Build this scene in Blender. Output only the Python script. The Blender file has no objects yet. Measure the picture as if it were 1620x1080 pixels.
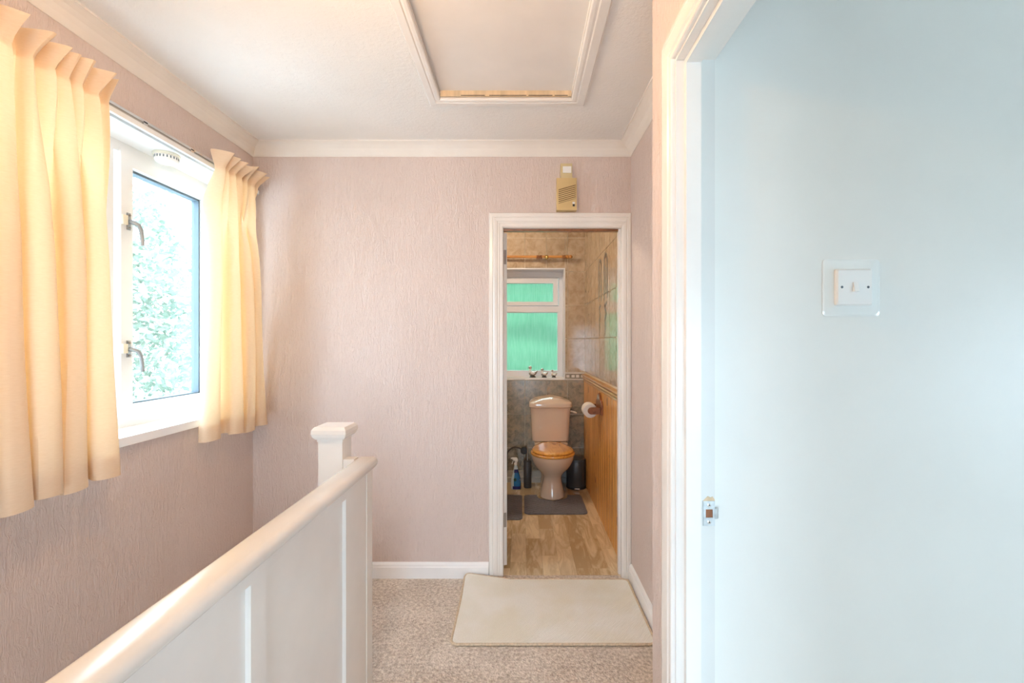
import bpy, bmesh, math, random
from mathutils import Vector, Matrix
random.seed(7)
R = math.radians
SC = bpy.context.scene
COL = SC.collection

# ------------------------------------------------------------------ camera
FPX, VX, VY = 720.0, 824.0, 540.0          # focal length and vanishing point in 1620x1080 pixels
EYE = 1.35
cd = bpy.data.cameras.new('camera'); cam = bpy.data.objects.new('camera', cd); COL.objects.link(cam)
cam.location = (0, 0, EYE); cam.rotation_euler = (R(90), 0, 0)
cd.sensor_width = 36; cd.lens = 36 * FPX / 1620
cd.shift_x = -(VX - 810) / 1620; cd.shift_y = (VY - 540) / 1620
cd.clip_start = 0.02; cd.clip_end = 300
SC.camera = cam

# ------------------------------------------------------------------ world, light, exposure
SKY = 12.5
w = bpy.data.worlds.new('overcast_sky'); SC.world = w; w.use_nodes = True
bg = w.node_tree.nodes['Background']
bg.inputs['Color'].default_value = (0.66, 0.83, 1.0, 1); bg.inputs['Strength'].default_value = SKY
def portal(name, loc, rot, sx, sy):        # guides sampling of the sky through a window, gives no light itself
    l = bpy.data.lights.new(name, 'AREA'); l.shape = 'RECTANGLE'; l.size = sx; l.size_y = sy
    l.cycles.is_portal = True
    o = bpy.data.objects.new(name, l); COL.objects.link(o); o.location = loc; o.rotation_euler = rot
portal('window_portal', (-1.80, 1.625, 1.59), (0, R(-90), 0), 1.22, 1.76)
portal('window_portal', (-0.02, 4.66, 1.52), (R(-90), 0, 0), 0.88, 1.06)
portal('window_portal', (1.60, -2.72, 0.98), (R(90), 0, 0), 1.22, 0.98)
portal('window_portal', (3.32, -0.55, 1.10), (0, R(90), 0), 1.02, 1.02)
portal('window_portal', (-0.12, -1.42, 1.0), (R(90), 0, 0), 0.82, 1.42)
portal('window_portal', (-1.08, -1.42, -1.20), (R(90), 0, 0), 0.80, 1.92)
BULB, BATH_BULB = 400.0, 230.0               # emission of the two lamps, used in their builders
WARM = (1.0, 0.62, 0.31)
vs = SC.view_settings
vs.view_transform = 'Standard'; vs.look = 'None'; vs.exposure = 0.37; vs.gamma = 1.0; vs.use_curve_mapping = False
SC.cycles.use_denoising = True
SC.cycles.use_adaptive_sampling = True; SC.cycles.adaptive_threshold = 0.06
SC.cycles.max_bounces = 12; SC.cycles.diffuse_bounces = 7; SC.cycles.glossy_bounces = 5
SC.cycles.transmission_bounces = 10; SC.cycles.transparent_max_bounces = 24
SC.cycles.sample_clamp_indirect = 6.0
SC.cycles.caustics_reflective = False; SC.cycles.caustics_refractive = False

# ------------------------------------------------------------------ materials
MAT = {}
def nodes_of(name):
    m = bpy.data.materials.new(name); m.use_nodes = True; MAT[name] = m
    nt = m.node_tree; return m, nt, nt.nodes, nt.links, nt.nodes['Principled BSDF']
def N(nt, t, **kw):
    n = nt.nodes.new(t)
    for k, v in kw.items(): setattr(n, k, v)
    return n
def pos_map(nt, scale):
    g = N(nt, 'ShaderNodeNewGeometry'); mp = N(nt, 'ShaderNodeMapping'); mp.inputs['Scale'].default_value = scale
    nt.links.new(g.outputs['Position'], mp.inputs['Vector']); return mp.outputs['Vector']
def noise(nt, vec, scale=1.0, detail=3.0, rough=0.5, dist=0.0):
    n = N(nt, 'ShaderNodeTexNoise'); n.inputs['Scale'].default_value = scale; n.inputs['Detail'].default_value = detail
    n.inputs['Roughness'].default_value = rough; n.inputs['Distortion'].default_value = dist
    nt.links.new(vec, n.inputs['Vector']); return n.outputs['Fac']
def ramp(nt, fac, stops):
    r = N(nt, 'ShaderNodeValToRGB'); e = r.color_ramp.elements
    while len(e) < len(stops): e.new(0.5)
    for i, (p, c) in enumerate(stops): e[i].position = p; e[i].color = (*c, 1)
    nt.links.new(fac, r.inputs['Fac']); return r.outputs['Color']
def bump(nt, bs, h, strength, dist):
    b = N(nt, 'ShaderNodeBump'); b.inputs['Strength'].default_value = strength; b.inputs['Distance'].default_value = dist
    nt.links.new(h, b.inputs['Height']); nt.links.new(b.outputs['Normal'], bs.inputs['Normal'])
def math_n(nt, op, a, b=None):
    n = N(nt, 'ShaderNodeMath', operation=op)
    for i, v in enumerate((a, b)):
        if v is None: continue
        if isinstance(v, (int, float)): n.inputs[i].default_value = v
        else: nt.links.new(v, n.inputs[i])
    return n.outputs[0]
def plain(name, col, rough=0.5, metal=0.0, var=0.04, scale=(6, 6, 6), bstr=0.0, bscale=60, bdist=0.001, coat=0.0, trans=0.0):
    m, nt, nd, lk, bs = nodes_of(name)
    v = pos_map(nt, scale); f = noise(nt, v)
    lo = tuple(max(0, c * (1 - var)) for c in col); hi = tuple(min(1, c * (1 + var)) for c in col)
    lk.new(ramp(nt, f, [(0.3, lo), (0.7, hi)]), bs.inputs['Base Color'])
    bs.inputs['Roughness'].default_value = rough; bs.inputs['Metallic'].default_value = metal
    bs.inputs['Coat Weight'].default_value = coat; bs.inputs['Transmission Weight'].default_value = trans
    if bstr: bump(nt, bs, noise(nt, pos_map(nt, (bscale,) * 3)), bstr, bdist)
    return m
plain('white_gloss', (0.80, 0.78, 0.75), 0.22, var=0.03)
plain('trim_white', (0.88, 0.89, 0.90), 0.35, var=0.02)
plain('upvc', (0.78, 0.80, 0.81), 0.25, var=0.01)
plain('upvc_bath', (0.74, 0.76, 0.80), 0.3, var=0.01)
plain('cove_paint', (0.80, 0.76, 0.71), 0.7, var=0.03)
plain('hatch_panel', (0.78, 0.74, 0.70), 0.55, var=0.03)
plain('bare_wood_edge', (0.72, 0.55, 0.36), 0.7, var=0.15, scale=(40, 40, 4))
plain('dark_gap', (0.03, 0.025, 0.02), 0.9)
plain('gasket', (0.10, 0.14, 0.17), 0.6)
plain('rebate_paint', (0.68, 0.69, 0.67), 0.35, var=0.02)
plain('mint_paint', (0.755, 0.765, 0.735), 0.38, var=0.015, bstr=0.12, bscale=90)
plain('beige_ceramic', (0.72, 0.60, 0.49), 0.12, var=0.02, coat=0.5)
plain('white_ceramic', (0.85, 0.85, 0.84), 0.12, var=0.01, coat=0.4)
plain('chrome', (0.75, 0.76, 0.77), 0.18, 1.0, var=0.03)
plain('dull_metal', (0.62, 0.66, 0.68), 0.38, 1.0, var=0.12, scale=(80, 80, 80))
plain('handle_metal', (0.36, 0.38, 0.39), 0.45, 0.9, var=0.05)
plain('hinge_metal', (0.33, 0.30, 0.27), 0.4, 0.8)
plain('brass', (0.62, 0.42, 0.15), 0.25, 1.0)
plain('grey_plastic', (0.055, 0.057, 0.06), 0.4)
plain('black_plastic', (0.012, 0.012, 0.013), 0.45)
plain('white_plastic', (0.82, 0.83, 0.82), 0.35, var=0.01)
plain('cream_plastic', (0.80, 0.76, 0.62), 0.35, var=0.02)
plain('yellowed_plastic', (0.62, 0.46, 0.22), 0.4, var=0.05)
plain('aged_plastic', (0.64, 0.53, 0.30), 0.4, var=0.05)
plain('brown_slit', (0.10, 0.055, 0.02), 0.7)
plain('paper', (0.85, 0.84, 0.82), 0.9, bstr=0.3, bscale=120)
plain('blue_plastic', (0.03, 0.20, 0.50), 0.2, var=0.1)
plain('pale_blue_plastic', (0.55, 0.70, 0.80), 0.2, var=0.06)
plain('navy_print', (0.01, 0.02, 0.16), 0.3)
plain('green_print', (0.01, 0.07, 0.06), 0.3)
plain('silver_glaze', (0.55, 0.52, 0.47), 0.2, 0.6, var=0.5, scale=(90, 90, 90))
plain('dark_glaze', (0.05, 0.045, 0.04), 0.25)
plain('exterior_render', (0.5, 0.48, 0.45), 0.9)
plain('bounce_paving', (0.74, 0.74, 0.72), 0.9, var=0.15, scale=(9, 9, 9))
plain('bark', (0.12, 0.08, 0.05), 0.9, var=0.3)
plain('skirting_grey', (0.42, 0.41, 0.38), 0.4)
plain('hose_dark', (0.05, 0.04, 0.035), 0.5)
plain('plaster_plain', (0.70, 0.66, 0.62), 0.8)
plain('print_grey', (0.13, 0.12, 0.10), 0.4, var=0.25, scale=(60, 60, 60))
plain('border_white', (0.70, 0.66, 0.60), 0.25)

def wallpaper(name, col):
    m, nt, nd, lk, bs = nodes_of(name)
    wob = noise(nt, pos_map(nt, (14, 14, 9)), 1.0, 2)
    v = pos_map(nt, (70, 70, 8))
    add = N(nt, 'ShaderNodeVectorMath', operation='ADD'); sc_ = N(nt, 'ShaderNodeCombineXYZ')
    wv = math_n(nt, 'MULTIPLY', wob, 4.0)
    lk.new(wv, sc_.inputs['X']); lk.new(wv, sc_.inputs['Y']); lk.new(v, add.inputs[0]); lk.new(sc_.outputs[0], add.inputs[1])
    f1 = noise(nt, add.outputs[0], 1.3, 2.5, 0.55, 0.6)
    ridge = math_n(nt, 'ABSOLUTE', math_n(nt, 'SUBTRACT', f1, 0.5))
    ridge = math_n(nt, 'MINIMUM', math_n(nt, 'MULTIPLY', ridge, 7.0), 1.0)
    fine = noise(nt, pos_map(nt, (260, 260, 150)), 1.0, 2)
    h = math_n(nt, 'ADD', ridge, math_n(nt, 'MULTIPLY', fine, 0.2))
    bump(nt, bs, h, 0.55, 0.0035)
    tone = noise(nt, pos_map(nt, (2, 2, 2)))
    lk.new(ramp(nt, tone, [(0.3, tuple(c * 0.97 for c in col)), (0.7, tuple(c * 1.02 for c in col))]), bs.inputs['Base Color'])
    bs.inputs['Roughness'].default_value = 0.55
wallpaper('pink_wallpaper', (0.68, 0.575, 0.535))

def ceiling_mat():
    m, nt, nd, lk, bs = nodes_of('artex_ceiling')
    f = noise(nt, pos_map(nt, (55, 55, 55)), 1.0, 4, 0.6, 0.5)
    bump(nt, bs, f, 0.5, 0.005)
    lk.new(ramp(nt, noise(nt, pos_map(nt, (3, 3, 3))), [(0.3, (0.79, 0.77, 0.74)), (0.7, (0.83, 0.81, 0.78))]), bs.inputs['Base Color'])
    bs.inputs['Roughness'].default_value = 0.85
ceiling_mat()

def carpet_mat(name, a, b, scale, bstr, bdist):
    m, nt, nd, lk, bs = nodes_of(name)
    v = pos_map(nt, (1, 1, 1))
    vo = N(nt, 'ShaderNodeTexVoronoi'); vo.inputs['Scale'].default_value = scale; lk.new(v, vo.inputs['Vector'])
    n1 = noise(nt, v, scale * 0.55, 3, 0.6)
    n2 = noise(nt, v, 5, 2)
    mix = math_n(nt, 'ADD', math_n(nt, 'MULTIPLY', n1, 0.75), math_n(nt, 'MULTIPLY', n2, 0.25))
    lk.new(ramp(nt, mix, [(0.36, a), (0.64, b)]), bs.inputs['Base Color'])
    h = math_n(nt, 'SUBTRACT', n1, vo.outputs['Distance'])
    bump(nt, bs, h, bstr, bdist)
    bs.inputs['Roughness'].default_value = 1.0; bs.inputs['Sheen Weight'].default_value = 0.2
carpet_mat('beige_carpet', (0.47, 0.385, 0.31), (0.88, 0.79, 0.69), 120, 0.9, 0.006)
carpet_mat('grey_mat', (0.11, 0.11, 0.13), (0.17, 0.17, 0.195), 160, 0.6, 0.003)

def cream_mat():
    m, nt, nd, lk, bs = nodes_of('cream_mat')
    g = N(nt, 'ShaderNodeNewGeometry'); mp = N(nt, 'ShaderNodeMapping'); mp.inputs['Rotation'].default_value = (0, 0, R(38))
    lk.new(g.outputs['Position'], mp.inputs['Vector'])
    wv = N(nt, 'ShaderNodeTexWave'); wv.inputs['Scale'].default_value = 38; wv.inputs['Distortion'].default_value = 1.6
    wv.inputs['Detail Scale'].default_value = 8; lk.new(mp.outputs[0], wv.inputs['Vector'])
    n1 = noise(nt, g.outputs['Position'], 150, 2)
    h = math_n(nt, 'ADD', wv.outputs['Fac'], n1)
    bump(nt, bs, h, 0.6, 0.0025)
    lk.new(ramp(nt, noise(nt, g.outputs['Position'], 4, 3), [(0.35, (0.83, 0.80, 0.69)), (0.6, (0.88, 0.87, 0.81))]), bs.inputs['Base Color'])
    bs.inputs['Roughness'].default_value = 1.0
cream_mat()
plain('mat_binding', (0.62, 0.50, 0.36), 0.95, var=0.2, scale=(120, 120, 120))

def wood(name, a, b, scale, rough=0.4, ring=6.0, rnd=0.0, coat=0.0, knots=0.0, bstr=0.05):
    m, nt, nd, lk, bs = nodes_of(name)
    oi = N(nt, 'ShaderNodeObjectInfo')
    v = pos_map(nt, scale)
    add = N(nt, 'ShaderNodeVectorMath', operation='ADD'); cb = N(nt, 'ShaderNodeCombineXYZ')
    off = math_n(nt, 'MULTIPLY', oi.outputs['Random'], 37.0)
    for i in 'XYZ': lk.new(off, cb.inputs[i])
    lk.new(v, add.inputs[0]); lk.new(cb.outputs[0], add.inputs[1])
    f = noise(nt, add.outputs[0], 1.0, 4, 0.55, 0.8)
    saw = math_n(nt, 'FRACT', math_n(nt, 'MULTIPLY', f, ring))
    tri = math_n(nt, 'ABSOLUTE', math_n(nt, 'SUBTRACT', saw, 0.5))
    mixf = math_n(nt, 'ADD', math_n(nt, 'MULTIPLY', tri, 0.9), math_n(nt, 'MULTIPLY', f, 0.5))
    if rnd: mixf = math_n(nt, 'ADD', mixf, math_n(nt, 'MULTIPLY', math_n(nt, 'SUBTRACT', oi.outputs['Random'], 0.5), rnd))
    stops = [(0.15, a), (0.75, b)]
    c = ramp(nt, mixf, stops)
    if knots:
        vo = N(nt, 'ShaderNodeTexVoronoi'); vo.inputs['Scale'].default_value = 1.0
        lk.new(pos_map(nt, (5, 5, 3.2)), vo.inputs['Vector'])
        k = math_n(nt, 'LESS_THAN', vo.outputs['Distance'], knots)
        mx = N(nt, 'ShaderNodeMix', data_type='RGBA'); lk.new(k, mx.inputs[0]); lk.new(c, mx.inputs[6])
        mx.inputs[7].default_value = (a[0] * 0.45, a[1] * 0.4, a[2] * 0.4, 1); c = mx.outputs[2]
    lk.new(c, bs.inputs['Base Color'])
    bs.inputs['Roughness'].default_value = rough; bs.inputs['Coat Weight'].default_value = coat
    bump(nt, bs, tri, bstr, 0.001)
wood('floor_plank', (0.50, 0.37, 0.21), (0.82, 0.69, 0.47), (16, 3.0, 16), 0.16, 3, 0.75, 0.3)
wood('pine', (0.52, 0.23, 0.05), (0.80, 0.43, 0.12), (22, 22, 1.6), 0.35, 5, 0.35, 0.3, 0.10)
wood('pine_moulding', (0.45, 0.22, 0.06), (0.66, 0.38, 0.14), (22, 1.6, 22), 0.35, 4, 0.1, 0.3)
wood('oak_seat', (0.58, 0.25, 0.045), (0.82, 0.44, 0.10), (18, 3, 18), 0.18, 4, 0.1, 0.6)
wood('brown_wood', (0.16, 0.055, 0.02), (0.30, 0.11, 0.04), (20, 20, 20), 0.35, 4, 0.1, 0.3)
wood('pole_wood', (0.42, 0.17, 0.035), (0.60, 0.28, 0.07), (3, 20, 20), 0.35, 4, 0.1, 0.2)

def tile_mat(name, cols, sc_, rough, rnd):
    m, nt, nd, lk, bs = nodes_of(name)
    oi = N(nt, 'ShaderNodeObjectInfo')
    f = noise(nt, pos_map(nt, (sc_,) * 3), 1.0, 5, 0.65, 0.7)
    f = math_n(nt, 'ADD', f, math_n(nt, 'MULTIPLY', math_n(nt, 'SUBTRACT', oi.outputs['Random'], 0.5), rnd))
    lk.new(ramp(nt, f, cols), bs.inputs['Base Color'])
    bs.inputs['Roughness'].default_value = rough
    bump(nt, bs, noise(nt, pos_map(nt, (30, 30, 6)), 1.0, 2), 0.10, 0.004)
tile_mat('beige_tile', [(0.30, (0.33, 0.24, 0.15)), (0.5, (0.46, 0.36, 0.25)), (0.7, (0.56, 0.46, 0.35))], 16, 0.10, 0.06)
tile_mat('dark_tile', [(0.30, (0.14, 0.13, 0.105)), (0.48, (0.27, 0.24, 0.18)), (0.6, (0.37, 0.31, 0.22)), (0.74, (0.42, 0.25, 0.14))], 22, 0.2, 0.06)
plain('grout', (0.80, 0.74, 0.62), 0.9)
plain('grout_dark', (0.46, 0.41, 0.33), 0.9)

def curtain_mat():
    m, nt, nd, lk, bs = nodes_of('cream_curtain')
    weave = noise(nt, pos_map(nt, (60, 60, 500)), 1.0, 2)
    c = ramp(nt, weave, [(0.3, (0.80, 0.65, 0.48)), (0.7, (0.85, 0.71, 0.55))])
    out = nd['Material Output']
    d = N(nt, 'ShaderNodeBsdfDiffuse'); t = N(nt, 'ShaderNodeBsdfTranslucent'); mx = N(nt, 'ShaderNodeMixShader')
    lk.new(c, d.inputs['Color']); t.inputs['Color'].default_value = (0.95, 0.68, 0.36, 1)
    mx.inputs[0].default_value = 0.22
    lk.new(d.outputs[0], mx.inputs[1]); lk.new(t.outputs[0], mx.inputs[2]); lk.new(mx.outputs[0], out.inputs['Surface'])
    nd.remove(bs)
curtain_mat()

def glass_mat(name, tint, refl):
    m, nt, nd, lk, bs = nodes_of(name); out = nd['Material Output']
    tr = N(nt, 'ShaderNodeBsdfTransparent'); tr.inputs['Color'].default_value = (*tint, 1)
    gl = N(nt, 'ShaderNodeBsdfGlossy'); gl.inputs['Roughness'].default_value = 0.02
    lw = N(nt, 'ShaderNodeLayerWeight'); lw.inputs['Blend'].default_value = 0.5; mx = N(nt, 'ShaderNodeMixShader')
    f = math_n(nt, 'ADD', math_n(nt, 'MULTIPLY', math_n(nt, 'POWER', lw.outputs['Facing'], 5.0), 0.9), refl)
    lk.new(f, mx.inputs[0]); lk.new(tr.outputs[0], mx.inputs[1]); lk.new(gl.outputs[0], mx.inputs[2])
    lk.new(mx.outputs[0], out.inputs['Surface']); nd.remove(bs)
glass_mat('clear_glass', (0.96, 0.98, 0.98), 0.03)
plain('clear_acrylic', (0.80, 0.835, 0.825), 0.07, var=0.005, coat=0.6)
def frosted():
    m, nt, nd, lk, bs = nodes_of('rain_glass'); out = nd['Material Output']
    rf = N(nt, 'ShaderNodeBsdfRefraction'); rf.inputs['IOR'].default_value = 1.3; rf.inputs['Roughness'].default_value = 0.30
    lk.new(ramp(nt, noise(nt, pos_map(nt, (170, 170, 7)), 1.0, 3, 0.6), [(0.35, (0.74, 0.86, 0.80)), (0.65, (0.97, 1.0, 0.98))]), rf.inputs['Color'])
    tl = N(nt, 'ShaderNodeBsdfTranslucent'); tl.inputs['Color'].default_value = (0.8, 0.95, 0.88, 1)
    b = N(nt, 'ShaderNodeBump'); b.inputs['Strength'].default_value = 0.8; b.inputs['Distance'].default_value = 0.006
    lk.new(noise(nt, pos_map(nt, (110, 110, 9)), 1.0, 3), b.inputs['Height'])
    lk.new(b.outputs[0], rf.inputs['Normal'])
    mx = N(nt, 'ShaderNodeMixShader'); mx.inputs[0].default_value = 0.02
    lk.new(rf.outputs[0], mx.inputs[1]); lk.new(tl.outputs[0], mx.inputs[2]); lk.new(mx.outputs[0], out.inputs['Surface']); nd.remove(bs)
frosted()
def leaf_mat(name, a, b, sc_=1.7):
    m, nt, nd, lk, bs = nodes_of(name); out = nd['Material Output']
    c = ramp(nt, noise(nt, pos_map(nt, (sc_, sc_, sc_)), 1.0, 4, 0.7), [(0.35, a), (0.65, b)])
    d = N(nt, 'ShaderNodeBsdfDiffuse'); t = N(nt, 'ShaderNodeBsdfTranslucent'); mx = N(nt, 'ShaderNodeMixShader'); mx.inputs[0].default_value = 0.35
    lk.new(c, d.inputs['Color']); lk.new(c, t.inputs['Color']); lk.new(d.outputs[0], mx.inputs[1]); lk.new(t.outputs[0], mx.inputs[2])
    lk.new(mx.outputs[0], out.inputs['Surface']); nd.remove(bs)
leaf_mat('pale_leaves', (0.20, 0.26, 0.20), (0.40, 0.46, 0.39))
leaf_mat('hedge_leaves', (0.14, 0.28, 0.165), (0.19, 0.34, 0.21), 30.0)
def emit(name, col, s):
    m, nt, nd, lk, bs = nodes_of(name)
    bs.inputs['Base Color'].default_value = (0.9, 0.9, 0.85, 1)
    bs.inputs['Emission Color'].default_value = (*col, 1); bs.inputs['Emission Strength'].default_value = s
emit('bulb_glow', WARM, BULB); emit('bath_glow', (1.0, 0.82, 0.62), BATH_BULB)

# ------------------------------------------------------------------ builders
def BM(): return bmesh.new()
def box(bm, x0, x1, y0, y1, z0, z1):
    x0, x1 = sorted((x0, x1)); y0, y1 = sorted((y0, y1)); z0, z1 = sorted((z0, z1))
    v = [bm.verts.new(p) for p in ((x0, y0, z0), (x1, y0, z0), (x1, y1, z0), (x0, y1, z0), (x0, y0, z1), (x1, y0, z1), (x1, y1, z1), (x0, y1, z1))]
    for f in ((3, 2, 1, 0), (4, 5, 6, 7), (0, 1, 5, 4), (1, 2, 6, 5), (2, 3, 7, 6), (3, 0, 4, 7)): bm.faces.new([v[i] for i in f])
    return bm
def boxes(*bs):
    bm = BM()
    for b in bs: box(bm, *b)
    return bm
def prism(poly, f, t0, t1, bm=None):       # poly [(a,b)], f(a,b,t)->xyz ; t0/t1 numbers or functions of (a,b)
    bm = bm or BM(); n = len(poly)
    g = lambda t, a, b: t(a, b) if callable(t) else t
    A = [bm.verts.new(f(a, b, g(t0, a, b))) for a, b in poly]; B = [bm.verts.new(f(a, b, g(t1, a, b))) for a, b in poly]
    for i in range(n): bm.faces.new((A[i], A[(i + 1) % n], B[(i + 1) % n], B[i]))
    bm.faces.new(A[::-1]); bm.faces.new(B)
    bmesh.ops.recalc_face_normals(bm, faces=bm.faces[:]); return bm
def loft(loops, bm=None, cap=True):
    bm = bm or BM(); L = [[bm.verts.new(p) for p in lp] for lp in loops]; n = len(L[0])
    for a, b in zip(L, L[1:]):
        for i in range(n): bm.faces.new((a[i], a[(i + 1) % n], b[(i + 1) % n], b[i]))
    if cap: bm.faces.new(L[0][::-1]); bm.faces.new(L[-1])
    bmesh.ops.recalc_face_normals(bm, faces=bm.faces[:]); return bm
def ell(cx, cy, z, rx, ry, n=32, p=1.0, ry2=None):
    o = []
    for i in range(n):
        a = 2 * math.pi * i / n; c, s = math.cos(a), math.sin(a)
        ry_ = ry if s < 0 or ry2 is None else ry2
        o.append((cx + rx * math.copysign(abs(c) ** p, c), cy + ry_ * math.copysign(abs(s) ** p, s), z))
    return o
def lathe(prof, cx, cy, cz=0, n=24, bm=None, axis='Z'):
    L = []
    for r, h in prof:
        lp = []
        for i in range(n):
            a = 2 * math.pi * i / n; c, s = r * math.cos(a), r * math.sin(a)
            lp.append({'Z': (cx + c, cy + s, cz + h), 'Y': (cx + c, cy + h, cz + s), 'X': (cx + h, cy + c, cz + s)}[axis])
        L.append(lp)
    return loft(L, bm)
def tube(pts, r, n=10, bm=None, radii=None):
    pts = [Vector(p) for p in pts]; L = []; up = Vector((0.13, 0.21, 0.97)).normalized()
    for i, p in enumerate(pts):
        d = (pts[min(i + 1, len(pts) - 1)] - pts[max(i - 1, 0)]).normalized()
        s = d.cross(up)
        if s.length < 0.05: s = d.cross(Vector((1, 0, 0)))
        s.normalize(); t = s.cross(d).normalized(); rr = radii[i] if radii else r
        L.append([tuple(p + s * rr * math.cos(2 * math.pi * k / n) + t * rr * math.sin(2 * math.pi * k / n)) for k in range(n)])
    return loft(L, bm)
def ball(c, r, bm=None, n=16, m=10):
    bm = bm or BM(); rx, ry, rz = (r, r, r) if isinstance(r, (int, float)) else r
    L = []
    for j in range(m + 1):
        th = math.pi * (0.04 + 0.92 * j / m)
        L.append([(c[0] + rx * math.sin(th) * math.cos(2 * math.pi * i / n), c[1] + ry * math.sin(th) * math.sin(2 * math.pi * i / n), c[2] + rz * math.cos(th)) for i in range(n)])
    return loft(L, bm)
def finish(bm, bevel=0.0, seg=2, angle=35):
    if bevel:
        es = [e for e in bm.edges if len(e.link_faces) == 2 and e.calc_face_angle(0) > R(angle)]
        bmesh.ops.bevel(bm, geom=es, offset=bevel, segments=seg, profile=0.5, affect='EDGES', clamp_overlap=True)
def obj(name, bm, mat, parent=None, bevel=0.0, smooth=False, seg=2):
    finish(bm, bevel, seg)
    me = bpy.data.meshes.new(name); bm.to_mesh(me); bm.free()
    if smooth:
        me.polygons.foreach_set('use_smooth', [True] * len(me.polygons))
        try: me.set_sharp_from_angle(angle=R(42))
        except Exception: pass
    me.materials.append(MAT[mat])
    o = bpy.data.objects.new(name, me); COL.objects.link(o); setpar(o, parent); return o
def setpar(o, parent):
    if parent is not None:
        o.parent = parent
        if parent.type == 'EMPTY': o.matrix_parent_inverse = Matrix.Translation(parent.location).inverted()
def tag(o, label, cat, group=None, kind=None):
    o['label'] = label; o['category'] = cat
    if group: o['group'] = group
    if kind: o['kind'] = kind
    return o
def thing(name, loc, label, cat, group=None, kind=None):
    o = bpy.data.objects.new(name, None); COL.objects.link(o); o.location = loc; o.empty_display_size = 0.1
    return tag(o, label, cat, group, kind)
def piece(name, me, loc, parent):          # a piece that shares its mesh
    o = bpy.data.objects.new(name, me); COL.objects.link(o); o.location = loc; o.parent = parent
    if parent.type == 'EMPTY': o.matrix_parent_inverse = Matrix.Translation(parent.location).inverted()
    return o
def mesh_of(name, bm, mat, bevel=0.0):
    finish(bm, bevel, 1); me = bpy.data.meshes.new(name); bm.to_mesh(me); bm.free(); me.materials.append(MAT[mat]); return me
S = 'structure'

# ------------------------------------------------------------------ main dimensions
XL, YB, XR, XN, ZC = -1.536, 2.609, 0.63, 0.36, 2.475
XR_B = 0.622; YBB = 4.39; XBL = -1.0        # bathroom
YM, XI = 1.06, 0.448                       # mint wall plane, room face of the near right wall
YF = -1.30                                 # wall behind the camera
W1 = (0.75, 2.50, 0.985, 2.195)            # landing window: y0 y1 z0 z1
W2 = (-0.45, 0.415, 1.0, 2.045)            # bathroom window: x0 x1 z0 z1
D1 = (-0.1014, 0.577, 2.002)               # bathroom doorway x0 x1 head
ZLOW = -2.6
BX, BY = -0.602, 1.69                      # stairwell edge

# ------------------------------------------------------------------ walls, floor, ceiling
e = 0.012
y0, y1, z0, z1 = W1[0] - e, W1[1] + e, W1[2] - 0.034, W1[3] + e
o = obj('wall_left', boxes((XL - 0.25, XL, YF, y0, ZLOW, ZC), (XL - 0.25, XL, y1, YB + 0.1, ZLOW, ZC), (XL - 0.25, XL, y0, y1, ZLOW, z0), (XL - 0.25, XL, y0, y1, z1, ZC)), 'pink_wallpaper')
tag(o, 'pink embossed wallpaper wall with the curtained window over the stairs', 'wall', kind=S)
o = obj('wall_back', boxes((XL, D1[0] - 0.03, YB, YB + 0.1, 0, ZC), (D1[1] + 0.03, XR + 0.1, YB, YB + 0.1, 0, ZC), (D1[0] - 0.03, D1[1] + 0.03, YB, YB + 0.1, D1[2] + 0.03, ZC)), 'pink_wallpaper')
tag(o, 'pink embossed wallpaper wall at the end of the landing around the bathroom doorway', 'wall', kind=S)
o = obj('wall_right', boxes((XR, XR + 0.1, 1.16, YB, 0, ZC)), 'pink_wallpaper')
tag(o, 'narrow pink wall on the right between bathroom doorway and near corner', 'wall', kind=S)
# near right wall with doorway
DY0, DY1, DZ = 0.288, 1.05, 1.999
o = obj('wall_near_right', boxes((XN, XI, DY1 + 0.03, 1.244, 0, ZC), (XN, XI, YF, DY0 - 0.03, 0, ZC), (XN, XI, DY0 - 0.03, DY1 + 0.03, DZ + 0.03, ZC), (XI, XR, 1.16, 1.244, 0, ZC)), 'pink_wallpaper')
tag(o, 'peach strip of wall beside the near white door frame', 'wall', kind=S)
o = obj('wall_behind', boxes((-0.70, -0.52, YF - 0.1, YF, ZLOW, ZC), (XL, -1.46, YF - 0.1, YF, ZLOW, ZC), (-1.46, -0.70, YF - 0.1, YF, ZLOW, -2.15), (-1.46, -0.70, YF - 0.1, YF, -0.25, ZC), (0.28, XN, YF - 0.1, YF, ZLOW, ZC), (-0.52, 0.28, YF - 0.1, YF, ZLOW, 0.3), (-0.52, 0.28, YF - 0.1, YF, 1.7, ZC)), 'pink_wallpaper')
tag(o, 'pink wall closing the landing behind the viewpoint', 'wall', kind=S)
# floor of landing, round the stairwell
o = obj('floor', boxes((BX, XN, YF, BY, -0.22, 0), (XL, XR, BY, YB + 0.02, -0.22, 0), (XN, XR, 1.244, BY, -0.22, 0)), 'beige_carpet')
tag(o, 'beige flecked loop carpet on the landing floor', 'floor', kind=S)
# ceiling with hatch hole
HX0, HX1, HY0, HY1 = -0.385, 0.233, 1.36, 2.098
o = obj('ceiling', boxes((XL, HX0, YF, YB, ZC, ZC + 0.2), (HX1, XR + 0.1, YF, YB, ZC, ZC + 0.2), (HX0, HX1, YF, HY0, ZC, ZC + 0.2), (HX0, HX1, HY1, YB, ZC, ZC + 0.2)), 'artex_ceiling')
tag(o, 'white textured plaster ceiling over the landing', 'ceiling', kind=S)
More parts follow.
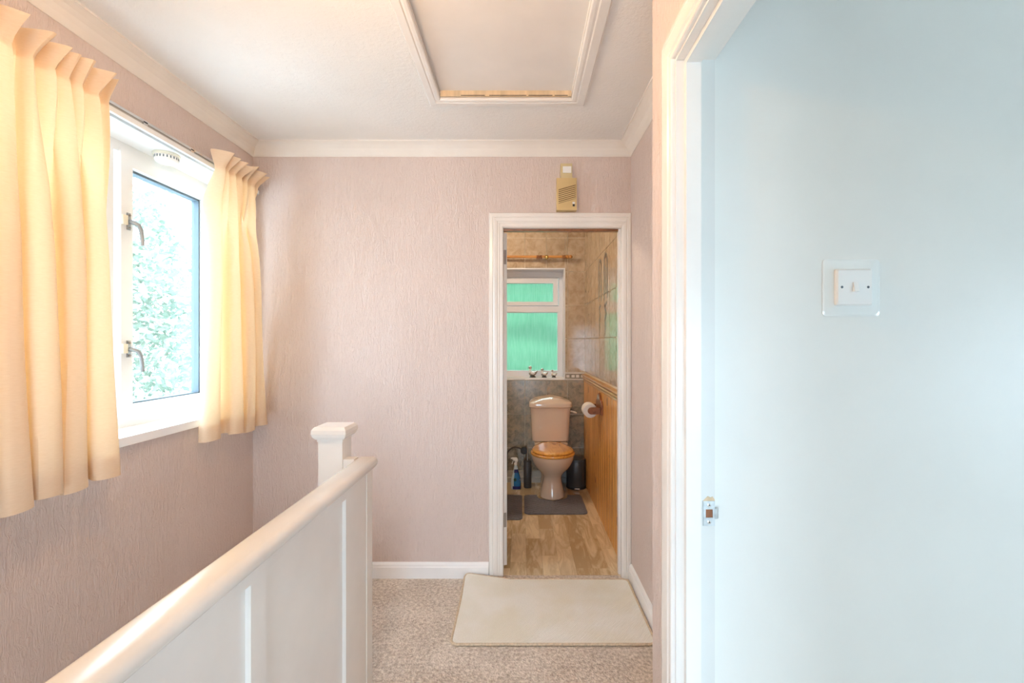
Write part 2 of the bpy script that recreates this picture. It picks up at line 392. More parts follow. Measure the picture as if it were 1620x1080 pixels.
# stairwell: lower walls and steps going down towards the viewer
o = obj('wall_stairwell', boxes((BX, BX + 0.1, YF, BY, ZLOW, -0.22), (XL, BX, BY + 0.02, BY + 0.12, ZLOW, -0.22)), 'plaster_plain')
tag(o, 'plain walls of the stairwell under the landing', 'wall', kind=S)
st = thing('staircase', (-1.07, 1.6, ZLOW), 'beige carpeted staircase going down behind the white balustrade', 'stairs', kind=S)
rise = 2.6 / 13; go = 0.226
for i in range(12):
    obj('step', boxes((XL + 0.002, BX - 0.002, BY - (i + 1) * go, BY - i * go, -rise * (i + 1) - 0.22, -rise * (i + 1))), 'beige_carpet', st, 0.008)
o = obj('floor_hall', boxes((XL, BX, YF, BY, ZLOW - 0.1, ZLOW)), 'beige_carpet'); tag(o, 'carpet of the hall at the foot of the stairs', 'floor', kind=S)

# coving
cp = [(0, 0.067), (0.004, 0.067), (0.010, 0.060), (0.018, 0.046), (0.030, 0.030), (0.046, 0.018), (0.060, 0.011), (0.068, 0.008), (0.072, 0.008), (0.072, 0), (0, 0)]
bm = prism(cp, lambda a, b, t: (XL + a, t, ZC - b), YF, lambda a, b: YB - a)
tag(obj('trim_1', bm, 'cove_paint'), 'white plaster coving along the top of the window wall', 'coving', kind=S)
bm = prism(cp, lambda a, b, t: (t, YB - a, ZC - b), lambda a, b: XL + a, lambda a, b: XR - a)
tag(obj('trim_2', bm, 'cove_paint'), 'white plaster coving above the bathroom doorway wall', 'coving', kind=S)
bm = prism(cp, lambda a, b, t: (XR - a, t, ZC - b), 1.244, lambda a, b: YB - a)
tag(obj('trim_3', bm, 'cove_paint'), 'short white coving at top of the right wall', 'coving', kind=S)

# baseboards
sk = [(0, 0), (0.018, 0), (0.018, 0.062), (0.014, 0.068), (0.013, 0.076), (0.008, 0.084), (0.003, 0.088), (0, 0.088)]
bm = prism(sk, lambda a, b, t: (t, YB - a, b), XL, -0.183)
tag(obj('baseboard_back', bm, 'trim_white'), 'white skirting board left of the bathroom doorway', 'skirting', kind=S)
bm = prism(sk, lambda a, b, t: (XR - a, t, b), 1.244, YB - 0.02)
tag(obj('baseboard_right', bm, 'trim_white'), 'white skirting board on the narrow right wall', 'skirting', kind=S)

# ------------------------------------------------------------------ right-hand room with the pale mint wall
o = obj('wall_mint', boxes((XI, 3.3, YM, YM + 0.1, 0, ZC)), 'mint_paint'); tag(o, 'pale mint painted wall with the light switch', 'wall', kind=S)
o = obj('wall_room', boxes((3.2, 3.3, -2.7, -1.05, 0, ZC), (3.2, 3.3, -0.05, YM, 0, ZC), (3.2, 3.3, -1.05, -0.05, 0, 0.6), (3.2, 3.3, -1.05, -0.05, 1.6, ZC), (XI, 1.00, -2.7, -2.6, 0, ZC), (2.20, 3.2, -2.7, -2.6, 0, ZC), (1.00, 2.20, -2.7, -2.6, 0, 0.5), (1.00, 2.20, -2.7, -2.6, 1.46, ZC), (XN, XI, -2.7, YF, 0, ZC)), 'mint_paint')
tag(o, 'other pale mint walls of the room on the right', 'wall', kind=S)
o = obj('floor_room', boxes((XI, 3.3, -2.7, YM, -0.2, 0)), 'beige_carpet'); tag(o, 'carpet of the room on the right', 'floor', kind=S)
o = obj('ceiling_room', boxes((XI, 3.3, -2.7, YM + 0.1, ZC, ZC + 0.2)), 'artex_ceiling'); tag(o, 'ceiling of the room on the right', 'ceiling', kind=S)
t = thing('window_3', (1.6, -2.65, 0.5), 'white window of the mint room behind the viewpoint', 'window', kind=S)
obj('frame', boxes((1.00, 1.05, -2.69, -2.62, 0.5, 1.46), (2.15, 2.20, -2.69, -2.62, 0.5, 1.46), (1.05, 2.15, -2.69, -2.62, 0.5, 0.55), (1.05, 2.15, -2.69, -2.62, 1.41, 1.46)), 'upvc', t)
obj('pane', boxes((1.05, 2.15, -2.66, -2.656, 0.55, 1.41)), 'clear_glass', t)
t = thing('fill_window_side', (3.25, -0.55, 0.6), 'added side window of the mint room, out of the picture, for light through the doorway', 'window', kind=S)  # added unseen opening, sends daylight through the doorway onto the left wall
obj('frame', boxes((3.22, 3.29, -1.05, -1.0, 0.6, 1.6), (3.22, 3.29, -0.10, -0.05, 0.6, 1.6), (3.22, 3.29, -1.0, -0.10, 0.6, 0.65), (3.22, 3.29, -1.0, -0.10, 1.55, 1.6)), 'upvc', t)
obj('pane', boxes((3.25, 3.254, -1.0, -0.10, 0.65, 1.55)), 'clear_glass', t)
t = thing('fill_window_rear', (-0.12, -1.35, 0.3), 'invented tall window in the wall behind the viewpoint, added as daylight fill', 'window', kind=S)  # invented opening behind the camera, only there for cool fill light
obj('frame', boxes((-0.52, -0.47, -1.39, -1.32, 0.3, 1.7), (0.23, 0.28, -1.39, -1.32, 0.3, 1.7), (-0.47, 0.23, -1.39, -1.32, 0.3, 0.35), (-0.47, 0.23, -1.39, -1.32, 1.65, 1.7)), 'upvc', t)
obj('pane', boxes((-0.47, 0.23, -1.36, -1.356, 0.35, 1.65)), 'clear_glass', t)

t = thing('fill_window_hall', (-1.08, -1.35, -2.15), 'added glazed panel in the unseen hall, put in to brighten the stairwell', 'window', kind=S)  # added unseen opening, lifts the stairwell, lower left wall and ceiling
obj('frame', boxes((-1.46, -1.41, -1.39, -1.32, -2.15, -0.25), (-0.75, -0.70, -1.39, -1.32, -2.15, -0.25), (-1.41, -0.75, -1.39, -1.32, -2.15, -2.10), (-1.41, -0.75, -1.39, -1.32, -0.30, -0.25)), 'upvc', t)
obj('pane', boxes((-1.41, -0.75, -1.36, -1.356, -2.10, -0.30)), 'clear_glass', t)

# near right doorway: lining, stops, architrave
t = thing('door_2', (XN, 0.67, 0), 'white door frame of the mint room in the right foreground', 'door frame', kind=S)
obj('lining', boxes((XN - 0.002, XI, DY1, DY1 + 0.028, 0, DZ + 0.028)), 'white_gloss', t, 0.0015)
obj('lining', boxes((XN - 0.002, XI, DY0 - 0.028, DY0, 0, DZ + 0.028)), 'white_gloss', t, 0.0015)
obj('lining', boxes((XN - 0.002, XI, DY0, DY1, DZ, DZ + 0.028)), 'white_gloss', t, 0.0015)
obj('door_stop', boxes((0.377, 0.411, DY1 - 0.013, DY1, 0, DZ)), 'white_gloss', t, 0.0015)
obj('door_stop', boxes((0.377, 0.411, DY0, DY0 + 0.013, 0, DZ)), 'white_gloss', t, 0.0015)
obj('door_stop', boxes((0.377, 0.411, DY0 + 0.013, DY1 - 0.013, DZ - 0.013, DZ)), 'white_gloss', t, 0.0015)
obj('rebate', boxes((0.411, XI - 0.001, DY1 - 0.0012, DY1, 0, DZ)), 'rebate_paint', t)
ar = [(0, 0), (0, 0.012), (0.003, 0.015), (0.012, 0.016), (0.015, 0.0145), (0.018, 0.017), (0.046, 0.0155), (0.050, 0.012), (0.054, 0.0135), (0.062, 0.012), (0.064, 0.009), (0.064, 0)]
YO, ZO = DY1 + 0.070, DZ + 0.070
obj('architrave', prism(ar, lambda a, b, t_: (XN - b, YO - a, t_), 0, lambda a, b: ZO - a), 'white_gloss', t)
YO2 = DY0 - 0.070
obj('architrave', prism(ar, lambda a, b, t_: (XN - b, YO2 + a, t_), 0, lambda a, b: ZO - a), 'white_gloss', t)
obj('architrave', prism(ar, lambda a, b, t_: (XN - b, t_, ZO - a), lambda a, b: YO2 + a, lambda a, b: YO - a), 'white_gloss', t)

# strike plate on the rebate
t = thing('strike_plate', (0.432, DY1, 0.926), 'small worn metal strike plate screwed to the near door frame', 'strike plate')
xa, xb, za, zb = 0.4195, 0.4465, 0.926, 0.983
DY1 -= 0.0012
obj('plate', boxes((xa, xa + 0.006, DY1 - 0.002, DY1, za, zb), (xb - 0.005, xb, DY1 - 0.002, DY1, za, zb), (xa + 0.006, xb - 0.005, DY1 - 0.002, DY1, za, za + 0.019), (xa + 0.006, xb - 0.005, DY1 - 0.002, DY1, zb - 0.019, zb)), 'dull_metal', t)
obj('latch_hole', boxes((xa + 0.006, xb - 0.005, DY1 - 0.0006, DY1, za + 0.019, zb - 0.019)), 'brown_wood', t)
obj('lip', prism([(xb - 0.001, 0), (xb + 0.004, 0.001), (xb + 0.010, 0.006), (xb + 0.010, 0.004), (xb + 0.004, -0.001), (xb - 0.001, -0.002)], lambda a, b, t_: (a, DY1 - 0.002 + b, t_), za + 0.016, za + 0.040), 'dull_metal', t)
for z_ in (za + 0.009, zb - 0.009):
    s_ = obj('screw', lathe([(0.0045, 0), (0.0042, -0.0012), (0.003, -0.0016)], (xa + xb) / 2, DY1 - 0.002, z_, 14, axis='Y'), 'chrome', t)
    obj('screw_slot', lathe([(0.0013, -0.0012), (0.0013, -0.0020)], (xa + xb) / 2, DY1 - 0.002, z_, 8, axis='Y'), 'dark_gap', s_)
bm = BM(); cx = (xa + xb) / 2
vv = [(xa, zb), (xa + 0.006, zb + 0.006), (xa + 0.011, zb + 0.011), (xa + 0.018, zb + 0.008), (xa + 0.022, zb + 0.010), (xb, zb + 0.003), (xb, zb)]
obj('chipped_wood', prism(vv, lambda a, b, t_: (a, t_, b), DY1 - 0.0007, DY1 + 0.001), 'bare_wood_edge', t)

DY1 += 0.0012
# light switch on mint wall
t = thing('light_switch', (0.767, YM, 1.409), 'white square light switch on a clear surround on the mint wall', 'light switch')
sx0, sx1, sz0, sz1 = 0.7015, 0.8345, 1.409, 1.541
L = []
def rr(x0, x1, z0, z1, y, r=0.008, n=4):
    o_ = []
    for cx_, cz_, a0 in ((x1 - r, z1 - r, 0), (x0 + r, z1 - r, 90), (x0 + r, z0 + r, 180), (x1 - r, z0 + r, 270)):
        for k in range(n + 1):
            a = R(a0 + 90 * k / n); o_.append((cx_ + r * math.cos(a), y, cz_ + r * math.sin(a)))
    return o_
obj('surround', loft([rr(sx0, sx1, sz0, sz1, YM - 0.0004), rr(sx0, sx1, sz0, sz1, YM - 0.0015), rr(sx0 + 0.004, sx1 - 0.004, sz0 + 0.004, sz1 - 0.004, YM - 0.0026), rr(sx0 + 0.024, sx1 - 0.024, sz0 + 0.024, sz1 - 0.024, YM - 0.0045, 0.004)]), 'clear_acrylic', t)
px0, px1, pz0, pz1 = 0.7265, 0.8095, 1.433, 1.517
obj('plate', loft([rr(px0, px1, pz0, pz1, YM - 0.0047, 0.004), rr(px0, px1, pz0, pz1, YM - 0.011, 0.004), rr(px0 + 0.003, px1 - 0.003, pz0 + 0.003, pz1 - 0.003, YM - 0.0145, 0.004)]), 'white_plastic', t)
cxs, czs = (px0 + px1) / 2, (pz0 + pz1) / 2
obj('rocker', prism([(YM - 0.0146, czs - 0.011), (YM - 0.0146, czs + 0.011), (YM - 0.0165, czs + 0.011), (YM - 0.0220, czs - 0.010), (YM - 0.0175, czs - 0.011)], lambda a, b, t_: (t_, a, b), cxs - 0.0055, cxs + 0.0055), 'white_plastic', t, 0.0006)
for s_ in (-1, 1):
    obj('screw', lathe([(0.0030, 0), (0.0028, -0.0006)], cxs + s_ * 0.0301, YM - 0.0145, czs, 12, axis='Y'), 'gasket', t)

# ------------------------------------------------------------------ bathroom doorway
t = thing('door_1', (0.24, YB, 0), 'white painted door frame of the bathroom doorway', 'door frame', kind=S)
dx0, dx1, dz = D1
obj('lining', boxes((dx0 - 0.028, dx0, YB - 0.001, YB + 0.102, 0, dz + 0.028)), 'white_gloss', t, 0.0015)
obj('lining', boxes((dx1, dx1 + 0.028, YB - 0.001, YB + 0.102, 0, dz + 0.028)), 'white_gloss', t, 0.0015)
obj('lining', boxes((dx0, dx1, YB - 0.001, YB + 0.102, dz, dz + 0.028)), 'white_gloss', t, 0.0015)
obj('door_stop', boxes((dx1 - 0.012, dx1, YB + 0.03, YB + 0.06, 0, dz)), 'white_gloss', t, 0.001)
obj('door_stop', boxes((dx0, dx1 - 0.012, YB + 0.03, YB + 0.06, dz - 0.012, dz)), 'brown_wood', t, 0.001)
aw = 0.080
def arch(w_): return [(0, 0), (0, 0.013), (0.004, 0.017), (0.020, 0.018), (0.024, 0.015), (0.030, 0.018), (0.044, 0.016), (0.050, 0.012), (w_ - 0.022, 0.013), (w_ - 0.016, 0.010), (w_ - 0.004, 0.009), (w_, 0.006), (w_, 0)]
zt = dz + 0.082
obj('architrave', prism(arch(0.078), lambda a, b, t_: (dx0 - 0.080 + a, YB - b, t_), 0, lambda a, b: zt - a), 'white_gloss', t)
obj('architrave', prism(arch(0.052), lambda a, b, t_: (dx1 + 0.053 - a, YB - b, t_), 0, lambda a, b: zt - a * 0.078 / 0.052), 'white_gloss', t)
obj('architrave', prism(arch(0.078), lambda a, b, t_: (t_, YB - b, zt - a), lambda a, b: dx0 - 0.080 + a, lambda a, b: dx1 + 0.053 - a * 0.052 / 0.078), 'white_gloss', t)
# door leaf swung back into the bathroom
t = thing('door_3', (-0.083, 2.716, 0.01), 'white bathroom door swung open, only its hinge edge in view', 'door', kind=S)
lf = obj('leaf', boxes((-0.0355, 0, 0, 0.68, 0.008, 1.985)), 'white_gloss', None, 0.001)
lf.parent = t; t.rotation_euler = (0, 0, R(16))
for z_ in (0.235, 1.80):
    h_ = obj('hinge', boxes((-0.0335, -0.004, -0.0025, 0.0, z_, z_ + 0.085)), 'hinge_metal', None); h_.parent = t

# ------------------------------------------------------------------ bathroom shell
bw = obj('wall_bathroom_back', boxes((XBL, W2[0] - 0.012, YBB, YBB + 0.25, -0.2, ZC), (W2[1] + 0.012, XR_B + 0.1, YBB, YBB + 0.25, -0.2, ZC), (W2[0] - 0.012, W2[1] + 0.012, YBB, YBB + 0.25, -0.2, W2[2] - 0.018), (W2[0] - 0.012, W2[1] + 0.012, YBB, YBB + 0.25, W2[3] + 0.012, ZC)), 'grout')
tag(bw, 'tiled bathroom wall with the window, beige above and dark mottled below', 'wall', kind=S)
br = obj('wall_bathroom_right', boxes((XR_B, XR_B + 0.12, YB + 0.1, YBB, -0.2, ZC)), 'grout'); tag(br, 'bathroom right wall, glossy beige tiles over pine boarding', 'wall', kind=S)
o = obj('wall_bathroom_left', boxes((XBL - 0.1, XBL, YB + 0.1, YBB, -0.2, ZC)), 'plaster_plain'); tag(o, 'hidden left wall of the bathroom', 'wall', kind=S)
o = obj('ceiling_bathroom', boxes((XBL, XR_B + 0.1, YB + 0.1, YBB, ZC, ZC + 0.2)), 'plaster_plain'); tag(o, 'bathroom ceiling', 'ceiling', kind=S)
# floor planks
fb = obj('floor_bathroom', boxes((XBL, XR_B, YB + 0.02, YBB, -0.2, -0.006)), 'dark_gap'); tag(fb, 'worn wood strip floor of the bathroom', 'floor', kind=S)
pw = 0.098
rnd = random.Random(3)
x = XR_B - pw; col_ = 0; cache = {}
while x > XBL - 0.02:
    y = YB + 0.022 - rnd.choice((0.0, 0.08, 0.17, 0.25, 0.33)); 
    while y < YBB - 0.01:
        L_ = 0.41; a, b = max(y, YB + 0.022), min(y + L_, YBB)
        if b - a > 0.02:
            k = round(b - a, 3)
            if k not in cache: cache[k] = mesh_of('plank', boxes((0.0003, pw - 0.0003, 0.0003, b - a - 0.0003, -0.006, 0)), 'floor_plank', 0.0006)
            piece('plank', cache[k], (x, a, 0), fb)
        y += L_
    x -= pw; col_ += 1
# back wall tiles
TW, TH, TT = 0.206, 0.326, 0.006
def clipped(r, hole):                      # rectangle minus hole -> up to 4 rectangles
    x0, x1, z0, z1 = r; a0, a1, b0, b1 = hole
    if x1 <= a0 or x0 >= a1 or z1 <= b0 or z0 >= b1: return [r]
    out = []
    if x0 < a0: out.append((x0, a0, z0, z1))
    if x1 > a1: out.append((a1, x1, z0, z1))
    c0, c1 = max(x0, a0), min(x1, a1)
    if z0 < b0: out.append((c0, c1, z0, b0))
    if z1 > b1: out.append((c0, c1, b1, z1))
    return out
tc = {}
def tile_mesh(w_, h_, mat, plane):
    k = (round(w_, 3), round(h_, 3), mat, plane)
    if k not in tc:
        g = 0.0028
        bx = (g, w_ - g, -TT, 0.0, g, h_ - g) if plane == 'y' else (-TT, 0.0, g, w_ - g, g, h_ - g)
        tc[k] = mesh_of('tile', boxes(bx), mat, 0.0012)
    return tc[k]
rows_dark = [(0.0, 0.325), (0.325, 0.651), (0.651, 0.978)]
rows_beige = [(1.055, 1.378), (1.378, 1.70), (1.70, 2.022), (2.022, 2.348), (2.348, ZC)]
cols = [(0.039 + TW * k, 0.039 + TW * (k + 1)) for k in range(-6, 4)]
hole = (W2[0] - 0.004, W2[1] + 0.012, W2[2] - 0.018, W2[3] + 0.012)
for rows, m_ in ((rows_dark, 'dark_tile'), (rows_beige, 'beige_tile')):
    for a, b in rows:
        for c0, c1 in cols:
            c0 = max(c0, XBL); c1 = min(c1, XR_B - 0.001)
            if c1 - c0 < 0.012: continue
            for q in clipped((c0, c1, a, b), hole):
                if q[1] - q[0] > 0.01 and q[3] - q[2] > 0.01:
                    piece('tile', tile_mesh(q[1] - q[0], q[3] - q[2], m_, 'y'), (q[0], YBB, q[2]), bw)
# border strip right and left of the window
bpat = mesh_of('border_tile', boxes((0.001, 0.1, -0.007, 0, 0.016, 0.060)), 'dark_tile', 0.001)
brim = mesh_of('border_rim', boxes((0.001, 0.1, -0.009, 0, 0.002, 0.015)), 'border_white', 0.002)
bdot = mesh_of('border_motif', boxes((0.010, 0.040, -0.0078, -0.0068, 0.026, 0.050), (0.060, 0.090, -0.0078, -0.0068, 0.026, 0.050)), 'border_white')
for x_ in (0.428, 0.521, -0.55, -0.65, -0.75, -0.85, -0.95):
    piece('border_tile', bpat, (x_, YBB, 0.978), bw); piece('border_motif', bdot, (x_, YBB, 0.978), bw)
    piece('border_rim', brim, (x_, YBB, 0.978), bw); piece('border_rim', brim, (x_, YBB, 1.038), bw)
# right wall tiles above the dado
ycols = [(YBB - TW * (k + 1), YBB - TW * k) for k in range(9)]
for a, b in rows_beige:
    for c0, c1 in ycols:
        c0 = max(c0, YB + 0.1)
        if c1 - c0 > 0.02: piece('tile', tile_mesh(c1 - c0, b - a, 'beige_tile', 'x'), (XR_B, c0, a), br)
# picture tiles: a printed arch with a vase, drawn over two columns of tiles
def print_strip(pts, w_, parent):
    bm = BM(); X_ = XR_B - TT - 0.0006
    for (ya, za_), (yb, zb_) in zip(pts, pts[1:]):
        d = Vector((yb - ya, zb_ - za_)); n_ = Vector((-d.y, d.x)).normalized() * w_ / 2
        v = [bm.verts.new((X_ + e, p[0], p[1])) for e in (0, 0.0005) for p in ((ya + n_.x, za_ + n_.y), (yb + n_.x, zb_ + n_.y), (yb - n_.x, zb_ - n_.y), (ya - n_.x, za_ - n_.y))]
        bm.faces.new(v[:4]); bm.faces.new(v[4:][::-1])
        for i in range(4): bm.faces.new((v[i], v[4 + i], v[4 + (i + 1) % 4], v[(i + 1) % 4]))
    bmesh.ops.recalc_face_normals(bm, faces=bm.faces[:]); return obj('printed_motif', bm, 'print_grey', parent)
for yc, w_ in ((3.305, 0.032), (3.545, 0.026)):
    arcp = [(yc + 0.062 * math.cos(R(a)), 1.92 + 0.06 * math.sin(R(a))) for a in range(0, 181, 20)]
    print_strip([(yc + 0.062, 1.66)] + arcp + [(yc - 0.062, 1.66)], w_, br)
    print_strip([(yc + 0.03, 1.90), (yc - 0.02, 1.86), (yc + 0.03, 1.81), (yc - 0.02, 1.76), (yc + 0.01, 1.70)], w_ * 0.7, br)
    print_strip([(yc - 0.05, 1.63), (yc + 0.05, 1.61), (yc - 0.03, 1.55), (yc + 0.04, 1.51), (yc - 0.01, 1.46), (yc + 0.03, 1.41)], w_ * 0.7, br)
# pine boarding and dado
bwid = 0.088
pbm = BM()
prism([(0, 0), (0, -0.014), (0.003, -0.017), (0.010, -0.017), (0.013, -0.013), (0.016, -0.017), (bwid - 0.004, -0.017), (bwid - 0.0005, -0.012), (bwid - 0.0005, 0)], lambda a, b, t_: (b, a, t_), 0.0, 0.972, pbm)
pme = mesh_of('pine_board', pbm, 'pine')
y = YBB - 0.012 - bwid
while y > YB + 0.1:
    piece('pine_board', pme, (XR_B, y, 0), br); y -= bwid
dp = [(0, 0), (0.016, 0), (0.022, 0.006), (0.022, 0.014), (0.019, 0.018), (0.026, 0.024), (0.030, 0.036), (0.027, 0.044), (0.031, 0.050), (0.036, 0.060), (0.034, 0.068), (0.010, 0.072), (0, 0.072)]
tag_ = obj('dado_rail', prism(dp, lambda a, b, t_: (XR_B - a, t_, 0.968 + b), YB + 0.101, YBB - 0.007), 'pine_moulding', br)
# low grey skirting along the back
o = obj('baseboard_bathroom', prism([(0, 0), (0.03, 0), (0.03, 0.045), (0.018, 0.052), (0.018, 0.105), (0, 0.11)], lambda a, b, t_: (t_, YBB - TT - a, b), XBL, XR_B - 0.02), 'skirting_grey')
tag(o, 'grey skirting at the foot of the bathroom window wall', 'skirting', kind=S)

# bathroom window
t = thing('window_2', (0, 4.58, 1.0), 'white bathroom window with green rain-patterned glass', 'window', kind=S)
x0, x1, z0, z1 = W2
YA, YC_ = 4.555, 4.62
obj('trim', boxes((x1, x1 + 0.012, YBB - 0.008, YA, z0 - 0.018, z1 + 0.012), (x0 - 0.012, x0, YBB - 0.008, YA, z0 - 0.018, z1 + 0.012), (x0, x1, YBB - 0.008, YA, z1, z1 + 0.012)), 'upvc_bath', t)
obj('sill', boxes((x0 - 0.004, x1 + 0.004, YBB - 0.012, YA, z0 - 0.018, z0)), 'trim_white', t, 0.002)
fr_ = obj('frame', boxes((x1 - 0.036, x1, YA, YC_, z0, z1), (x0, x0 + 0.036, YA, YC_, z0, z1), (x0 + 0.036, x1 - 0.036, YA, YC_, z1 - 0.056, z1), (x0 + 0.036, x1 - 0.036, YA, YC_, z0, z0 + 0.052), (x0 + 0.036, x1 - 0.036, YA, YC_, 1.645, 1.705)), 'upvc_bath', t, 0.004)
tx0, tx1, tz0, tz1 = x0 + 0.04, x1 - 0.042, 1.709, z1 - 0.060
vl = obj('vent_frame', boxes((tx0, tx0 + 0.05, YA - 0.012, YC_ - 0.01, tz0, tz1), (tx1 - 0.05, tx1, YA - 0.012, YC_ - 0.01, tz0, tz1), (tx0 + 0.05, tx1 - 0.05, YA - 0.012, YC_ - 0.01, tz0, tz0 + 0.038), (tx0 + 0.05, tx1 - 0.05, YA - 0.012, YC_ - 0.01, tz1 - 0.054, tz1)), 'upvc_bath', t, 0.004)
obj('pane', boxes((tx0 + 0.05, tx1 - 0.05, 4.596, 4.600, tz0 + 0.038, tz1 - 0.054)), 'rain_glass', t)
obj('pane', boxes((x0 + 0.046, x1 - 0.046, 4.596, 4.600, z0 + 0.058, 1.639)), 'rain_glass', t)
obj('bead', boxes((x1 - 0.047, x1 - 0.036, YA + 0.008, YC_ - 0.004, z0 + 0.052, 1.645), (x0 + 0.036, x0 + 0.047, YA + 0.008, YC_ - 0.004, z0 + 0.052, 1.645), (x0 + 0.047, x1 - 0.047, YA + 0.008, YC_ - 0.004, 1.638, 1.645), (x0 + 0.047, x1 - 0.047, YA + 0.008, YC_ - 0.004, z0 + 0.052, z0 + 0.059)), 'upvc_bath', t)

# ------------------------------------------------------------------ landing window
t = thing('window_1', (-1.72, 1.625, 0.985), 'large white plastic window over the stairs with opening casements', 'window', kind=S)
y0, y1, z0, z1 = W1
XF, XB_ = -1.690, -1.755
obj('reveal', boxes((XB_, XL, y0 - 0.012, y1 + 0.012, z1, z1 + 0.012), (XB_, XL, y0 - 0.012, y0, z0, z1), (XB_, XL, y1, y1 + 0.012, z0, z1)), 'trim_white', t)
obj('reveal_bead', boxes((XL, XL + 0.006, y0 - 0.012, y1 + 0.012, z1 - 0.004, z1 + 0.012)), 'upvc', t)
sl = obj('sill', boxes((XB_ - 0.03, XL + 0.0005, y0 - 0.012, y1 + 0.012, z0 - 0.034, z0), (XL, XL + 0.028, y0 - 0.03, y1 + 0.03, z0 - 0.034, z0)), 'trim_white', t, 0.004)
M1, M2 = 1.868, 1.262
obj('frame', boxes((XB_, XF, y0, y0 + 0.04, z0, z1), (XB_, XF, y1 - 0.04, y1, z0, z1), (XB_, XF, y0 + 0.04, y1 - 0.04, z1 - 0.045, z1), (XB_, XF, y0 + 0.04, y1 - 0.04, z0, z0 + 0.04),
    (XB_, XF, M1 - 0.03, M1 + 0.02, z0 + 0.04, z1 - 0.045), (XB_, XF, M2 - 0.02, M2 + 0.03, z0 + 0.04, z1 - 0.045), (XB_, XF, M2 + 0.03, M1 - 0.03, 1.770, 1.830)), 'upvc', t, 0.003)
def casement(ya, yb, za, zb, fw, nm, pr=0.012):
    c = obj(nm, boxes((XB_ + 0.01, XF + pr, ya, ya + fw, za, zb), (XB_ + 0.01, XF + pr, yb - fw, yb, za, zb), (XB_ + 0.01, XF + pr, ya + fw, yb - fw, zb - fw, zb), (XB_ + 0.01, XF + pr, ya + fw, yb - fw, za, za + fw)), 'upvc', t, 0.004)
    g = 0.014; a, b, c0, c1 = ya + fw, yb - fw, za + fw, zb - fw
    obj('gasket', boxes((XB_ + 0.012, XB_ + 0.05, a, a + g * 0.4, c0, c1), (XB_ + 0.012, XB_ + 0.05, b - g * 0.6, b, c0, c1), (XB_ + 0.012, XB_ + 0.05, a, b, c1 - g * 0.7, c1), (XB_ + 0.012, XB_ + 0.05, a, b, c0, c0 + g * 0.4)), 'gasket', c)
    obj('pane', boxes((XB_ + 0.024, XB_ + 0.028, a + 0.002, b - 0.002, c0 + 0.002, c1 - 0.002)), 'clear_glass', c)
    return c
cr = casement(1.910, 2.474, 1.020, 2.158, 0.058, 'casement')
casement(0.79, 1.222, 1.020, 2.158, 0.058, 'casement')
casement(1.300, 1.830, 1.838, 2.146, 0.040, 'top_light', 0.006)
a, b, c0, c1 = 1.298, 1.832, 1.031, 1.764
obj('gasket', boxes((XB_ + 0.01, XB_ + 0.05, a - 0.006, a, c0, c1), (XB_ + 0.01, XB_ + 0.05, b, b + 0.006, c0, c1), (XB_ + 0.01, XB_ + 0.05, a, b, c1, c1 + 0.006), (XB_ + 0.01, XB_ + 0.05, a, b, c0 - 0.006, c0)), 'gasket', t)
obj('pane', boxes((XB_ + 0.024, XB_ + 0.028, a, b, c0, c1)), 'clear_glass', t)
for zc_ in (1.862, 1.318):                 # espagnolette handles
    yh = 1.944; xs = XF + 0.012
    h_ = obj('handle', tube([(xs + 0.006, yh, zc_), (xs + 0.022, yh + 0.006, zc_ - 0.004), (xs + 0.032, yh + 0.016, zc_ - 0.012), (xs + 0.036, yh + 0.024, zc_ - 0.032), (xs + 0.037, yh + 0.028, zc_ - 0.062), (xs + 0.037, yh + 0.031, zc_ - 0.098)], 0.006, 10, radii=[0.009, 0.010, 0.009, 0.008, 0.0075, 0.0072]), 'handle_metal', t, smooth=True)
    obj('handle_plate', boxes((xs, xs + 0.006, yh - 0.008, yh + 0.008, zc_ - 0.036, zc_ + 0.036)), 'handle_metal', h_, 0.002)
    obj('keeper', boxes((xs, xs + 0.012, yh - 0.036, yh - 0.013, zc_ - 0.018, zc_ + 0.022)), 'cream_plastic', h_, 0.002)
    obj('screw_head', ball((xs + 0.008, yh, zc_ + 0.026), 0.005, n=10, m=6), 'hinge_metal', h_); obj('screw_head', ball((xs + 0.008, yh, zc_ - 0.028), 0.005, n=10, m=6), 'hinge_metal', h_)

# curtain track
t = thing('curtain_track', (XL + 0.03, 1.6, 2.19), 'slim white double curtain track fixed to the wall above the window', 'curtain track')
obj('rail', boxes((XL + 0.038, XL + 0.050, 0.62, 2.585, 2.185, 2.205)), 'white_plastic', t, 0.002)
obj('rail', boxes((XL + 0.030, XL + 0.036, 0.62, 2.585, 2.222, 2.232)), 'chrome', t, 0.001)
obj('back_plate', boxes((XL + 0.001, XL + 0.030, 0.62, 2.585, 2.205, 2.224)), 'skirting_grey', t, 0.001)
for y_ in (0.9, 1.35, 1.82, 2.08):
    obj('bracket', boxes((XL + 0.001, XL + 0.036, y_ - 0.010, y_ + 0.010, 2.212, 2.228)), 'chrome', t, 0.003)

